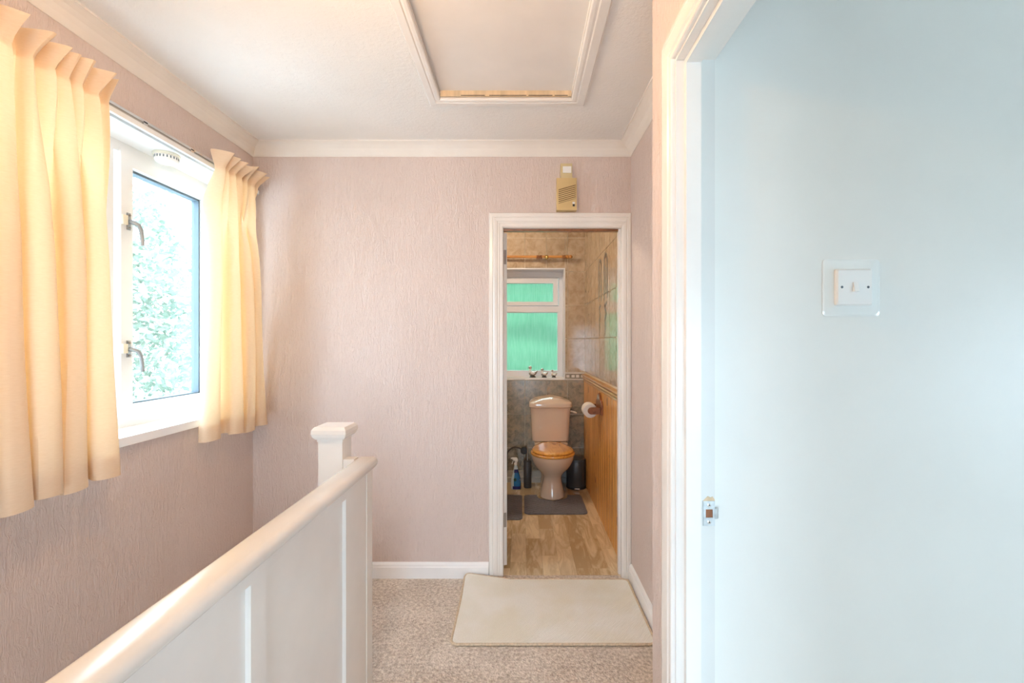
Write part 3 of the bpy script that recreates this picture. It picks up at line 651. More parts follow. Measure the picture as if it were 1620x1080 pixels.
# smoke alarm under the window head
t = thing('smoke_alarm', (-1.592, 2.055, 2.19), 'round white smoke alarm under the head of the window recess', 'smoke alarm')
zt_ = z1
obj('base', lathe([(0.050, 0), (0.052, -0.004), (0.052, -0.010), (0.047, -0.012)], -1.600, 2.055, zt_, 36), 'cream_plastic', t, smooth=True)
cv = obj('cover', lathe([(0.045, -0.012), (0.046, -0.028), (0.042, -0.036), (0.032, -0.041), (0.004, -0.043)], -1.600, 2.055, zt_, 36), 'white_plastic', t, smooth=True)
for k in range(22):
    a = 2 * math.pi * k / 22; bm = boxes((0.0440, 0.0464, -0.0022, 0.0022, -0.026, -0.015)); bm.transform(Matrix.Translation((-1.600, 2.055, zt_)) @ Matrix.Rotation(a, 4, 'Z'))
    obj('vent_slot', bm, 'gasket', cv)

# ------------------------------------------------------------------ curtains
def curtain(label, ya_t, yb_t, ya_b, yb_b, zt_, zb_, nf, seed, xc, amp_b=0.040, lean=0.055, wrap=False):
    rg = random.Random(seed)
    t = thing('curtain', (xc, (ya_b + yb_b) / 2, zb_), label, 'curtain', 'cream curtains at the landing window')
    nu, nv = nf * 22, 64
    ph_w = [rg.uniform(-0.9, 0.9) for _ in range(nf + 2)]; ln = [rg.uniform(0.25, 1.15) for _ in range(nf + 2)]; am = [rg.uniform(0.7, 1.25) for _ in range(nf + 2)]
    sw = [rg.uniform(-1, 1) for _ in range(nf + 2)]; hg = [rg.uniform(-0.012, 0.006) for _ in range(nf + 2)]
    def lerp(l_, q):
        i = min(int(q), len(l_) - 2); f = q - i; f = f * f * (3 - 2 * f); return l_[i] * (1 - f) + l_[i + 1] * f
    H = zt_ - zb_; hd = 0.085
    def P(u, v):                           # v: metres below the top
        q = u * nf; ph = 2 * math.pi * q + lerp(ph_w, q) * min(1, v / 0.5)
        s = v / H
        ya = ya_t + (ya_b - ya_t) * s; yb = yb_t + (yb_b - yb_t) * s
        if v < hd: A = 0.016 + 0.026 * (1 - v / hd) ; fine = 0.004
        else: A = 0.016 + (amp_b - 0.016) * min(1, (v - hd) / 0.55) ** 0.7; fine = 0.006 * math.exp(-(v - hd) / 0.22)
        A *= lerp(am, q)
        wv_ = min(1, max(0, (v - hd) / 0.40)); wv_ = wv_ * wv_ * (3 - 2 * wv_); phh = 2 * math.pi * q * 1.6 + 1.5 * math.sin(1.7 * q + seed)
        wave = (1 - wv_) * math.sin(phh) + wv_ * math.sin(ph)
        x_ = xc + A * wave + fine * math.sin(3.1 * ph + 1)
        x_ += 0.010 * math.sin(2.3 * q + 5 * s) * s
        y_ = ya + (yb - ya) * u - A * 0.55 * math.sin(2 * ph) * (0.4 + 0.6 * s) + 0.012 * lerp(sw, q) * math.sin(3 * s)
        lo_ = min(1, max(0, (v - 0.10) / 0.15))
        if wrap and u > 0.86: x_ -= 0.088 * lo_ * ((u - 0.86) / 0.14) ** 2
        if wrap and u < 0.16: x_ -= 0.055 * lo_ * ((0.16 - u) / 0.16)
        x_ = max(x_, XL + 0.056) if v < 0.11 else x_
        z_ = zt_ - v
        if v < hd:
            k = (1 - v / hd); crest = 0.5 + 0.5 * math.sin(phh)
            x_ += lean * k ** 1.3 * lerp(ln, q) * crest
            y_ += 0.018 * k * crest * lerp(sw, q + 0.5)
            z_ -= 0.020 * k * lerp(ln, q) * crest - lerp(hg, q) * k
        if v > H - 0.3: z_ += 0.010 * math.sin(ph * 0.5 + seed) * (v - H + 0.3) / 0.3
        return (x_, y_, z_)
    def sheet(va, vb, n, off=0.0):
        bm = BM(); G = [[bm.verts.new(Vector(P(i / nu, va + (vb - va) * j / n)) + Vector((off, 0, 0))) for i in range(nu + 1)] for j in range(n + 1)]
        for j in range(n):
            for i in range(nu): bm.faces.new((G[j][i], G[j][i + 1], G[j + 1][i + 1], G[j + 1][i]))
        return bm
    obj('fabric', sheet(0, H, nv), 'cream_curtain', t, smooth=True)
    obj('hem', sheet(H - 0.075, H - 0.0005, 4, -0.0025), 'cream_curtain', t, smooth=True)
    obj('heading_tape', sheet(0.004, hd + 0.01, 8, -0.0025), 'cream_curtain', t, smooth=True)
    for k in range(nf):
        p = P((k + 0.75) / nf, hd * 0.8)
        obj('hook', tube([(XL + 0.0525, p[1], 2.195), (XL + 0.064, p[1], 2.186), (max(p[0] - 0.004, XL + 0.066), p[1], p[2])], 0.0018, 6), 'white_plastic', t)
    return t
curtain('cream unlined curtain at the left end of the window, cut by the picture edge', 0.70, 1.560, 0.66, 1.600, 2.258, 0.888, 10, 11, -1.425, 0.050, 0.052)
curtain('narrow cream curtain hanging in the corner beside the bathroom wall', 2.150, 2.450, 2.110, 2.574, 2.262, 0.892, 4, 5, -1.430, 0.046, 0.05, True)

# ------------------------------------------------------------------ loft hatch
t = thing('loft_hatch', (-0.076, 1.73, ZC), 'white loft hatch panel with moulded frame in the ceiling', 'loft hatch')
hp = [(0, 0), (0, 0.010), (0.004, 0.014), (0.030, 0.015), (0.034, 0.012), (0.042, 0.014), (0.052, 0.013), (0.056, 0.008), (0.056, -0.012), (0.044, -0.012), (0.044, 0)]
ox0, ox1, oy0, oy1 = HX0 - 0.043, HX1 + 0.066, HY0 - 0.05, HY1 + 0.056
sx_ = 1.18
obj('frame_moulding', prism(hp, lambda a, b, t_: (ox0 + a, t_, ZC - b), lambda a, b: oy0 + a, lambda a, b: oy1 - a), 'white_gloss', t)
obj('frame_moulding', prism(hp, lambda a, b, t_: (ox1 - a * sx_, t_, ZC - b), lambda a, b: oy0 + a, lambda a, b: oy1 - a), 'white_gloss', t)
obj('frame_moulding', prism(hp, lambda a, b, t_: (t_, oy1 - a, ZC - b), lambda a, b: ox0 + a, lambda a, b: ox1 - a * sx_), 'white_gloss', t)
obj('frame_moulding', prism(hp, lambda a, b, t_: (t_, oy0 + a, ZC - b), lambda a, b: ox0 + a, lambda a, b: ox1 - a * sx_), 'white_gloss', t)
obj('panel', boxes((HX0 - 0.0, HX1, HY0, HY1, ZC + 0.026, ZC + 0.04)), 'hatch_panel', t)
obj('bare_edge', boxes((HX0 + 0.014, HX1 - 0.001, HY1 - 0.010, HY1 - 0.001, ZC + 0.001, ZC + 0.026)), 'bare_wood_edge', t)
for a, b in ((0.11, 0.22), (0.24, 0.41), (0.42, 0.53), (0.54, 0.60)):
    obj('edge_gap', boxes((HX0 + a, HX0 + b, HY1 - 0.0112, HY1 - 0.0095, ZC + 0.002, ZC + 0.0045)), 'dark_gap', t)

# ------------------------------------------------------------------ balustrade and newel
YE = 1.75; ZCAP = 0.908
t = thing('balustrade', (-0.588, 0.6, 0), 'white panelled balustrade with rounded handrail cap beside the stairs', 'balustrade')
XC0, XC1 = -0.627, -0.549
def capprof(x0, x1): return [(x0 + 0.006, ZCAP - 0.040), (x0, ZCAP - 0.030), (x0, ZCAP - 0.010), (x0 + 0.006, ZCAP - 0.002), (x0 + 0.014, ZCAP), (x1 - 0.018, ZCAP), (x1 - 0.008, ZCAP - 0.003), (x1 - 0.002, ZCAP - 0.010), (x1, ZCAP - 0.020), (x1 - 0.003, ZCAP - 0.030), (x1 - 0.012, ZCAP - 0.040)]
obj('cap', prism(capprof(XC0, XC1), lambda a, b, t_: (a, t_, b), -1.28, YE), 'white_gloss', t, 0.003, smooth=True)
obj('cap_return', boxes((-0.666, XC0 + 0.002, 1.705, YE, ZCAP - 0.038, ZCAP)), 'white_gloss', t, 0.004)
XP = -0.574
obj('core_panel', boxes((-0.601, XP - 0.012, -1.28, YE - 0.004, 0.001, ZCAP - 0.040)), 'white_gloss', t)
obj('top_rail', boxes((XP - 0.012, XP, -1.28, YE - 0.01, ZCAP - 0.075, ZCAP - 0.040)), 'white_gloss', t, 0.002)
for a, b in ((-0.08, -0.03), (0.45, 0.50), (0.968, 1.026), (1.494, 1.690)):
    obj('stile', boxes((XP - 0.012, XP, a, b, 0.002, ZCAP - 0.075)), 'white_gloss', t, 0.002)
obj('end_post', boxes((XP - 0.030, XP + 0.003, 1.690, YE, 0.002, ZCAP - 0.040)), 'white_gloss', t, 0.003)
obj('return_panel', boxes((-0.666, -0.604, 1.712, YE - 0.006, 0.002, ZCAP - 0.038)), 'white_gloss', t)
obj('string_board', boxes((-0.640, -0.604, -1.28, BY - 0.02, -0.20, 0.0)), 'white_gloss', t)

t = thing('newel_post', (-0.711, 1.745, 0), 'white square newel post with flat cap at the stair head', 'newel post')
nx0, nx1, ny0, ny1 = -0.757, -0.667, 1.700, 1.790
obj('post', boxes((nx0, nx1, ny0, ny1, 0.001, 0.985)), 'white_gloss', t, 0.004)
obj('neck', boxes((nx0 - 0.003, nx1 + 0.003, ny0 - 0.003, ny1 + 0.003, 0.975, 0.991)), 'white_gloss', t, 0.003)
obj('cap', loft([[(nx0 - e, ny0 - e, z), (nx1 + e, ny0 - e, z), (nx1 + e, ny1 + e, z), (nx0 - e, ny1 + e, z)] for e, z in ((0.008, 0.985), (0.016, 0.994), (0.020, 1.006), (0.019, 1.020), (0.013, 1.029), (0.010, 1.031))]), 'white_gloss', t, 0.002)

# ------------------------------------------------------------------ door chime
t = thing('door_chime', (0.261, YB, 2.10), 'yellowed door chime box with slanted louvres above the bathroom door', 'door chime')
def xz(px, py): return ((px - VX) * (YB - 0.03) / FPX, EYE + (VY - py) * (YB - 0.03) / FPX)
cx0, cz0 = xz(880.5, 333); cx1, cz1 = xz(912, 282.5)
cz0 = max(cz0, zt + 0.004)
yf = YB - 0.042
obj('box', boxes((cx0, cx1, yf, YB, cz0, cz1)), 'yellowed_plastic', t, 0.003)
gx0, gx1 = cx0 + 0.010, cx1 - 0.006
obj('louvre_back', prism([(gx0, cz0 + 0.036), (gx1, cz0 + 0.064), (gx1, cz1 - 0.036), (gx0, cz1 - 0.064)], lambda a, b, t_: (a, t_, b), yf - 0.0008, yf + 0.001), 'brown_slit', t)
for k in range(8):
    za_ = cz0 + 0.038 + k * (cz1 - cz0 - 0.100) / 7.4
    obj('louvre_slat', prism([(gx0, za_), (gx1, za_ + 0.028), (gx1, za_ + 0.0345), (gx0, za_ + 0.0065)], lambda a, b, t_: (a, t_, b), yf - 0.003, yf - 0.0008), 'yellowed_plastic', t)
obj('badge', boxes((cx1 - 0.024, cx1 - 0.010, yf - 0.0012, yf, cz0 + 0.034, cz0 + 0.046)), 'white_plastic', t)
obj('badge', boxes((cx1 - 0.023, cx1 - 0.011, yf - 0.0012, yf, cz0 + 0.020, cz0 + 0.033)), 'black_plastic', t)
t = thing('bell_receiver', (0.25, YB, 2.285), 'small aged plastic bell unit with pale square button over the chime', 'bell unit')
bx0, bz0 = xz(887, 281.5); bx1, bz1 = xz(905.5, 258)
obj('case', boxes((bx0, bx1, YB - 0.026, YB, bz0 + 0.001, bz1)), 'aged_plastic', t, 0.004)
obj('button', boxes((bx0 + 0.012, bx1 - 0.006, YB - 0.031, YB - 0.026, bz0 + 0.030, bz1 - 0.018)), 'white_plastic', t, 0.002)

# ------------------------------------------------------------------ doormat on the landing
def rugged(x0, x1, y0, y1, zf, nx, ny, r=0.03, th=0.010, cut=None):
    bm = BM(); V = {}
    for j in range(ny + 1):
        for i in range(nx + 1):
            u, v = i / nx, j / ny; x_ = x0 + (x1 - x0) * u; y_ = y0 + (y1 - y0) * v
            # rounded corners
            for cx_, cy_, sx, sy in ((x0 + r, y0 + r, -1, -1), (x1 - r, y0 + r, 1, -1), (x0 + r, y1 - r, -1, 1), (x1 - r, y1 - r, 1, 1)):
                dx, dy = (x_ - cx_) * sx, (y_ - cy_) * sy
                if dx > 0 and dy > 0:
                    m_ = max(dx, dy); l_ = math.hypot(dx, dy); k = m_ / l_; x_ = cx_ + sx * dx * k; y_ = cy_ + sy * dy * k
            V[i, j] = (x_, y_)
    T = {k: bm.verts.new((p[0], p[1], zf(p[0], p[1], k[0] / nx, k[1] / ny) + th)) for k, p in V.items()}
    B = {k: bm.verts.new((p[0], p[1], zf(p[0], p[1], k[0] / nx, k[1] / ny, False))) for k, p in V.items()}
    keep = [(i, j) for i in range(nx) for j in range(ny) if not (cut and cut(*[sum(V[i + a, j + b][c] for a in (0, 1) for b in (0, 1)) / 4 for c in (0, 1)]))]
    ks = set(keep)
    for i, j in keep:
        bm.faces.new((T[i, j], T[i + 1, j], T[i + 1, j + 1], T[i, j + 1])); bm.faces.new((B[i, j + 1], B[i + 1, j + 1], B[i + 1, j], B[i, j]))
        for (di, dj, a, b) in ((-1, 0, (i, j + 1), (i, j)), (1, 0, (i + 1, j), (i + 1, j + 1)), (0, -1, (i, j), (i + 1, j)), (0, 1, (i + 1, j + 1), (i, j + 1))):
            if (i + di, j + dj) not in ks: bm.faces.new((B[a], B[b], T[b], T[a]))
    lone = [v for v in bm.verts if not v.link_faces]; bmesh.ops.delete(bm, geom=lone, context='VERTS')
    return bm
t = thing('door_mat', (0.15, 2.3, 0), 'cream woven door mat on the carpet before the bathroom doorway', 'mat')
MX0, MX1, MY0, MY1 = -0.318, 0.606, 2.012, 2.572
def lift(x_, y_, u, v, top=True):
    k = max(0, 1 - u / 0.28) * max(0, (v - 0.55) / 0.45) ** 2
    return 0.001 + 0.028 * k
def shear(bm):
    for vtx in bm.verts:
        x_, y_, z_ = vtx.co
        k = max(0, 1 - (x_ - MX0) / 0.26) * max(0, (y_ - 2.3) / 0.27) ** 2
        vtx.co.y = min(y_ + 0.018 * k, 2.588); vtx.co.x = x_ - 0.004 * k
    return bm
obj('weave', shear(rugged(MX0 + 0.010, MX1 - 0.010, MY0 + 0.010, MY1 - 0.010, lift, 60, 40, 0.03, 0.010)), 'cream_mat', t, smooth=True)
bp = []
r_ = 0.035
for cx_, cy_, a0 in ((MX1 - r_, MY1 - r_, 0), (MX0 + r_, MY1 - r_, 90), (MX0 + r_, MY0 + r_, 180), (MX1 - r_, MY0 + r_, 270)):
    for k in range(7):
        a = R(a0 + 15 * k); bp.append((cx_ + (r_ - 0.006) * math.cos(a), cy_ + (r_ - 0.006) * math.sin(a)))
dense = []
for p, q in zip(bp, bp[1:] + bp[:1]):
    n_ = max(1, int(math.hypot(q[0] - p[0], q[1] - p[1]) / 0.03))
    for k in range(n_): dense.append((p[0] + (q[0] - p[0]) * k / n_, p[1] + (q[1] - p[1]) * k / n_))
dense.append(dense[0])
bpts = [(x_, y_, 0.0065 + lift(x_, y_, (x_ - MX0) / (MX1 - MX0), (y_ - MY0) / (MY1 - MY0))) for x_, y_ in dense]
obj('binding', shear(tube(bpts, 0.0062, 8)), 'mat_binding', t, smooth=True)

# ------------------------------------------------------------------ grey bathroom mats
def chev(x_, y_, u, v, top=True):
    if not top: return 0.001
    c = abs(((x_ - 0.02) / 0.25) % 1 - 0.5) * 2
    e = min(1, min(u, 1 - u) / 0.06, min(v, 1 - v) / 0.06)
    return 0.001 + 0.006 * e * (0.55 + 0.45 * math.sin(2 * math.pi * (y_ / 0.045 + c * 1.5)))
o = obj('toilet_mat', rugged(0.028, 0.525, 3.548, 3.985, chev, 84, 74, 0.04, 0.008, cut=lambda x_, y_: abs(x_ - 0.273) < 0.135 and y_ > 3.965 - math.sqrt(max(0, 0.135 ** 2 - (x_ - 0.273) ** 2))), 'grey_mat', None, smooth=True)
tag(o, 'grey chevron mat cut round the foot of the toilet', 'mat')
o = obj('bath_mat', rugged(-0.27, 0.012, 3.438, 3.985, chev, 42, 84, 0.04, 0.008), 'grey_mat', None, smooth=True)
tag(o, 'grey chevron bath mat left of the toilet, half hidden by the door', 'mat')

# ------------------------------------------------------------------ toilet
TX = 0.273
t = thing('toilet', (TX, 4.0, 0), 'champagne beige close-coupled toilet with oak seat in the bathroom', 'toilet')
secs = [(0.001, 3.862, 4.20, 0.098), (0.012, 3.848, 4.21, 0.106), (0.04, 3.852, 4.20, 0.104), (0.09, 3.866, 4.18, 0.093), (0.14, 3.872, 4.16, 0.080), (0.18, 3.866, 4.15, 0.076), (0.205, 3.852, 4.16, 0.085), (0.235, 3.822, 4.17, 0.112),
        (0.27, 3.780, 4.18, 0.142), (0.31, 3.745, 4.20, 0.165), (0.35, 3.722, 4.21, 0.178), (0.372, 3.714, 4.21, 0.181), (0.386, 3.714, 4.21, 0.182)]
def dloop(ya, yb, rx, z, n=40):
    cy = ya + min(rx * 1.05, (yb - ya) * 0.55); return ell(TX, cy, z, rx, cy - ya, n, 1.0, yb - cy)
obj('bowl', loft([dloop(a, b, rx, z) for z, a, b, rx in secs]), 'beige_ceramic', t, smooth=True)
obj('rear_shelf', boxes((TX - 0.15, TX + 0.15, 4.10, 4.365, 0.33, 0.425)), 'beige_ceramic', t, 0.02)
obj('base_rear', loft([ell(TX, 4.17, z, rx, 0.16, 28, 0.8) for z, rx in ((0.002, 0.10), (0.03, 0.098), (0.12, 0.085), (0.33, 0.10))]), 'beige_ceramic', t, smooth=True)
seat = obj('seat', loft([dloop(3.704 + e, 4.155, 0.190 - e, z) for e, z in ((0.010, 0.387), (0.002, 0.391), (0.0, 0.398), (0.002, 0.405), (0.010, 0.409))]), 'oak_seat', t, smooth=True)
lid = obj('seat_lid', loft([dloop(3.716 + e, 4.16, 0.179 - e, z) for e, z in ((0.012, 0.4095), (0.004, 0.413), (0.0, 0.420), (0.003, 0.428), (0.012, 0.433), (0.05, 0.435))]), 'oak_seat', t, smooth=True)
for s_ in (-1, 1): obj('seat_hinge', lathe([(0.012, -0.02), (0.014, -0.01), (0.014, 0.01), (0.012, 0.02)], TX + s_ * 0.07, 4.160, 0.418, 14, axis='X'), 'brass', t, smooth=True)
def cist(z, wx, ya, p=0.35): return ell(TX, (ya + 4.372) / 2, z, wx, (4.372 - ya) / 2, 44, p)
obj('cistern', loft([cist(0.428, 0.155, 4.20), (cist(0.434, 0.170, 4.185)), cist(0.50, 0.174, 4.178), cist(0.60, 0.178, 4.172), cist(0.69, 0.183, 4.168), cist(0.742, 0.189, 4.166)]), 'beige_ceramic', t, smooth=True)
lidm = BM()
def lidloop(z, wx, ya, dome): 
    return [(x_, y_, z + dome * max(0, math.cos((x_ - TX) / 0.15 * math.pi / 2)) ** 1.2 * (1 if abs(x_ - TX) < 0.15 else 0)) for x_, y_, _ in cist(z, wx, ya, 0.3)]
obj('cistern_lid', loft([cist(0.742, 0.192, 4.158, 0.3), cist(0.748, 0.199, 4.150, 0.3), cist(0.775, 0.200, 4.148, 0.3), cist(0.788, 0.196, 4.152, 0.3), lidloop(0.795, 0.186, 4.162, 0.004), lidloop(0.805, 0.176, 4.20, 0.028), lidloop(0.808, 0.168, 4.24, 0.034)]), 'beige_ceramic', t, smooth=True)
obj('flush_lever', tube([(TX + 0.19, 4.21, 0.705), (TX + 0.205, 4.19, 0.705), (TX + 0.22, 4.165, 0.702), (TX + 0.236, 4.15, 0.700)], 0.008, 10, radii=[0.008, 0.008, 0.0095, 0.006]), 'beige_ceramic', t, smooth=True)

# toilet roll holder and roll
t = thing('toilet_roll_holder', (0.60, 3.45, 0.81), 'dark brown wooden toilet roll holder on the pine boarding', 'roll holder')
XW = XR_B - 0.0175
obj('back_board', prism([(3.335, 0.805), (3.575, 0.805), (3.575, 0.885), (3.55, 0.905), (3.52, 0.910), (3.495, 0.945), (3.455, 0.962), (3.415, 0.945), (3.39, 0.910), (3.36, 0.905), (3.335, 0.885)], lambda a, b, t_: (t_, a, b), XW - 0.016, XW), 'brown_wood', t, 0.003)
for ya in (3.350, 3.545):
    obj('arm', prism([(XW - 0.016, 0.812)] + [(XW - 0.085 + 0.026 * math.cos(R(a)), 0.838 + 0.026 * math.sin(R(a))) for a in range(270, 89, -20)] + [(XW - 0.016, 0.864)], lambda a, b, t_: (a, t_, b), ya, ya + 0.016), 'brown_wood', t, 0.002)
obj('spindle', lathe([(0.011, 3.366), (0.011, 3.545)], XW - 0.085, 0, 0.838, 14, axis='Y'), 'brown_wood', t, smooth=True)
for k in range(3): obj('carved_leaf', ball((XW - 0.018, 3.455 + (k - 1) * 0.022, 0.93 - abs(k - 1) * 0.012), (0.006, 0.012, 0.016), n=10, m=6), 'silver_glaze', t, smooth=True)
t = thing('toilet_roll', (XW - 0.085, 3.455, 0.785), 'white toilet roll on the wooden holder', 'toilet roll')
obj('paper_roll', loft([[(XW - 0.085 + r_ * math.cos(2 * math.pi * k / 36), y_, 0.832 + r_ * math.sin(2 * math.pi * k / 36)) for k in range(36)] for r_, y_ in ((0.021, 3.400), (0.050, 3.400), (0.053, 3.403), (0.053, 3.507), (0.050, 3.510), (0.021, 3.510), (0.021, 3.400))], cap=False), 'paper', t, smooth=True)
obj('core', loft([[(XW - 0.085 + r_ * math.cos(2 * math.pi * k / 24), y_, 0.832 + r_ * math.sin(2 * math.pi * k / 24)) for k in range(24)] for r_, y_ in ((0.0205, 3.4005), (0.0205, 3.5095), (0.0195, 3.5095), (0.0195, 3.4005), (0.0205, 3.4005))], cap=False), 'cream_plastic', t, smooth=True)

# pedal bin, toilet brush, spray bottle
bx, by = 0.512, 4.225
t = thing('pedal_bin', (bx, by, 0), 'dark grey pedal bin behind the toilet beside the pine boarding', 'bin')
obj('body', lathe([(0.086, 0.001), (0.089, 0.006), (0.089, 0.24), (0.087, 0.246)], bx, by, 0, 36), 'grey_plastic', t, smooth=True)
obj('lid', lathe([(0.090, 0.247), (0.091, 0.255), (0.086, 0.268), (0.06, 0.278), (0.004, 0.281)], bx, by, 0, 36), 'grey_plastic', t, smooth=True)
obj('rim', lathe([(0.0915, 0.001), (0.0915, 0.016), (0.088, 0.018)], bx, by, 0, 36), 'black_plastic', t, smooth=True)
obj('pedal', boxes((bx - 0.028, bx + 0.018, by - 0.118, by - 0.080, 0.014, 0.024)), 'chrome', t, 0.004)
bx, by = 0.062, 4.215
t = thing('toilet_brush', (bx, by, 0), 'slim dark grey toilet brush holder with metal handle left of toilet', 'toilet brush')
obj('holder', lathe([(0.034, 0.001), (0.036, 0.006), (0.036, 0.244), (0.033, 0.248), (0.012, 0.250)], bx, by, 0, 28), 'grey_plastic', t, smooth=True)
obj('handle', lathe([(0.006, 0.250), (0.006, 0.365), (0.008, 0.370), (0.007, 0.385), (0.002, 0.388)], bx, by, 0, 12), 'dull_metal', t, smooth=True)
bx, by = -0.046, 4.165
t = thing('spray_bottle', (bx, by, 0), 'blue and white trigger spray cleaner bottle on the bathroom floor', 'spray bottle')
BSEC = [(0.001, 0.040, 0.026), (0.008, 0.044, 0.029), (0.05, 0.045, 0.030), (0.09, 0.043, 0.029), (0.12, 0.036, 0.026), (0.15, 0.027, 0.022), (0.19, 0.020, 0.018), (0.215, 0.015, 0.015), (0.225, 0.013, 0.013)]
obj('bottle', loft([ell(bx, by, z, a, b, 28, 0.85) for z, a, b in BSEC]), 'pale_blue_plastic', t, smooth=True)
def patch(z0_, z1_, a0, a1, mat, off, nm):
    bm = BM(); G = []
    for j in range(7):
        z = z0_ + (z1_ - z0_) * j / 6
        for (za_, ra, rb), (zb_, rc, rd) in zip(BSEC, BSEC[1:]):
            if za_ <= z <= zb_: k = (z - za_) / (zb_ - za_); A_, B_ = ra + (rc - ra) * k, rb + (rd - rb) * k
        row = []
        for i in range(9):
            a = R(a0 + (a1 - a0) * i / 8); c, s = math.cos(a), math.sin(a); p = 0.85
            row.append(bm.verts.new((bx + (A_ + off) * math.copysign(abs(c) ** p, c), by + (B_ + off) * math.copysign(abs(s) ** p, s), z)))
        G.append(row)
    for j in range(6):
        for i in range(8): bm.faces.new((G[j][i], G[j][i + 1], G[j + 1][i + 1], G[j + 1][i]))
    return obj(nm, bm, mat, t, smooth=True)
lb = patch(0.03, 0.17, 250, 360, 'blue_plastic', 0.0008, 'label')
obj('label_print', prism([(bx - 0.006 + 0.013 * math.cos(R(a)), 0.095 + 0.016 * math.sin(R(a))) for a in range(0, 360, 30)], lambda a, b, t_: (a, t_, b), by - 0.0325, by - 0.030), 'green_print', lb)
patch(0.006, 0.034, 235, 360, 'navy_print', 0.0010, 'label_band'); patch(0.155, 0.185, 235, 330, 'navy_print', 0.0010, 'neck_label')
obj('collar', lathe([(0.0155, 0.222), (0.016, 0.238), (0.012, 0.242)], bx, by, 0, 18), 'white_plastic', t, smooth=True)
hd_ = obj('spray_head', loft([[(bx + x_, by + y_, z_) for x_, y_, z_ in lp] for lp in ([(-0.010, -0.009, 0.240), (0.012, -0.009, 0.240), (0.012, 0.009, 0.240), (-0.010, 0.009, 0.240)], [(-0.014, -0.010, 0.262), (0.020, -0.010, 0.258), (0.020, 0.010, 0.258), (-0.014, 0.010, 0.262)], [(-0.036, -0.009, 0.274), (0.022, -0.009, 0.270), (0.022, 0.009, 0.270), (-0.036, 0.009, 0.274)], [(-0.036, -0.008, 0.290), (0.010, -0.008, 0.290), (0.010, 0.008, 0.290), (-0.036, 0.008, 0.290)])]), 'white_plastic', t, 0.003)
obj('nozzle', lathe([(0.006, -0.046), (0.0065, -0.036)], bx, by, 0.281, 12, axis='X'), 'white_plastic', hd_)
obj('trigger', tube([(bx - 0.016, by, 0.268), (bx - 0.026, by, 0.256), (bx - 0.030, by, 0.240), (bx - 0.036, by, 0.230)], 0.005, 8), 'white_plastic', hd_, smooth=True)

# stop valve with hose on the low wall
t = thing('stop_valve', (0.03, 4.33, 0.30), 'dark stop valve with curved hose on the tiles behind the brush', 'valve')
obj('valve_body', lathe([(0.018, -0.04), (0.022, -0.03), (0.022, 0.02), (0.014, 0.035)], 0.03, 4.344, 0.325, 16, axis='Y'), 'hose_dark', t, smooth=True)
obj('tap_head', lathe([(0.030, -0.075), (0.034, -0.070), (0.034, -0.050), (0.02, -0.04)], 0.03, 4.344, 0.325, 16, axis='Y'), 'black_plastic', t, smooth=True)
obj('hose', tube([(0.03, 4.33, 0.335)] + [(-0.05 + 0.085 * math.cos(R(a)), 4.345, 0.255 + 0.085 * math.sin(R(a))) for a in range(50, 200, 15)] + [(-0.137, 4.345, 0.15), (-0.137, 4.345, 0.10)], 0.007, 8), 'hose_dark', t, smooth=True)

# washbasin on the left, almost hidden
t = thing('washbasin', (-0.42, 3.62, 0), 'white pedestal washbasin, just its rim showing past the door', 'washbasin')
def bl(z, k): return ell(-0.40, 3.66, z, 0.296 * k, 0.21 * k, 36, 0.75)
obj('basin', loft([bl(0.70, 0.45), bl(0.76, 0.75), bl(0.82, 0.94), bl(0.855, 1.0), bl(0.872, 0.99), bl(0.872, 0.90), bl(0.84, 0.80), bl(0.76, 0.5)]), 'white_ceramic', t, smooth=True)
obj('pedestal', loft([ell(-0.40, 3.70, z, r_, r_ * 0.9, 24) for z, r_ in ((0.012, 0.11), (0.05, 0.10), (0.35, 0.075), (0.70, 0.10))]), 'white_ceramic', t, smooth=True)
obj('tap', tube([(-0.40, 3.835, 0.872), (-0.40, 3.835, 0.94), (-0.40, 3.80, 0.965), (-0.40, 3.74, 0.955)], 0.010, 10), 'chrome', t, smooth=True)

# bathroom curtain pole
t = thing('curtain_pole', (0, 4.31, 2.15), 'short wooden curtain pole with rings above the bathroom window', 'curtain pole')
zp, yp = 2.152, 4.312
obj('pole', lathe([(0.0125, -0.62), (0.0125, 0.432)], 0, yp, zp, 16, axis='X'), 'pole_wood', t, smooth=True)
obj('finial', lathe([(0.0125, 0.432), (0.019, 0.437), (0.019, 0.447), (0.013, 0.452), (0.016, 0.462), (0.018, 0.474), (0.010, 0.486), (0.002, 0.490)], 0, yp, zp, 16, axis='X'), 'pole_wood', t, smooth=True)
obj('finial', lathe([(0.002, -0.68), (0.010, -0.676), (0.018, -0.664), (0.016, -0.65), (0.013, -0.64), (0.019, -0.63), (0.0125, -0.62)], 0, yp, zp, 16, axis='X'), 'pole_wood', t, smooth=True)
def ring(x_):
    L_ = []
    for i in range(25):
        a = 2 * math.pi * i / 24; c, s = math.cos(a), math.sin(a)
        L_.append((x_, yp + 0.0185 * c, zp - 0.004 + 0.0185 * s))
    return tube(L_, 0.0035, 8)
for x_ in (0.152, 0.163, 0.174, 0.185, 0.196, 0.395, 0.406, 0.417): obj('ring', ring(x_), 'brown_wood', t, smooth=True)
br_ = obj('bracket', tube([(0.245, YBB - 0.006, zp - 0.012), (0.245, 4.34, zp - 0.014), (0.245, yp, zp - 0.016)], 0.007, 10), 'brass', t, smooth=True)
obj('bracket_ball', ball((0.245, yp - 0.006, zp - 0.004), 0.020), 'brass', br_, smooth=True)
br_ = obj('bracket', tube([(-0.50, YBB - 0.006, zp - 0.012), (-0.50, 4.34, zp - 0.014), (-0.50, yp, zp - 0.016)], 0.007, 10), 'brass', t, smooth=True)

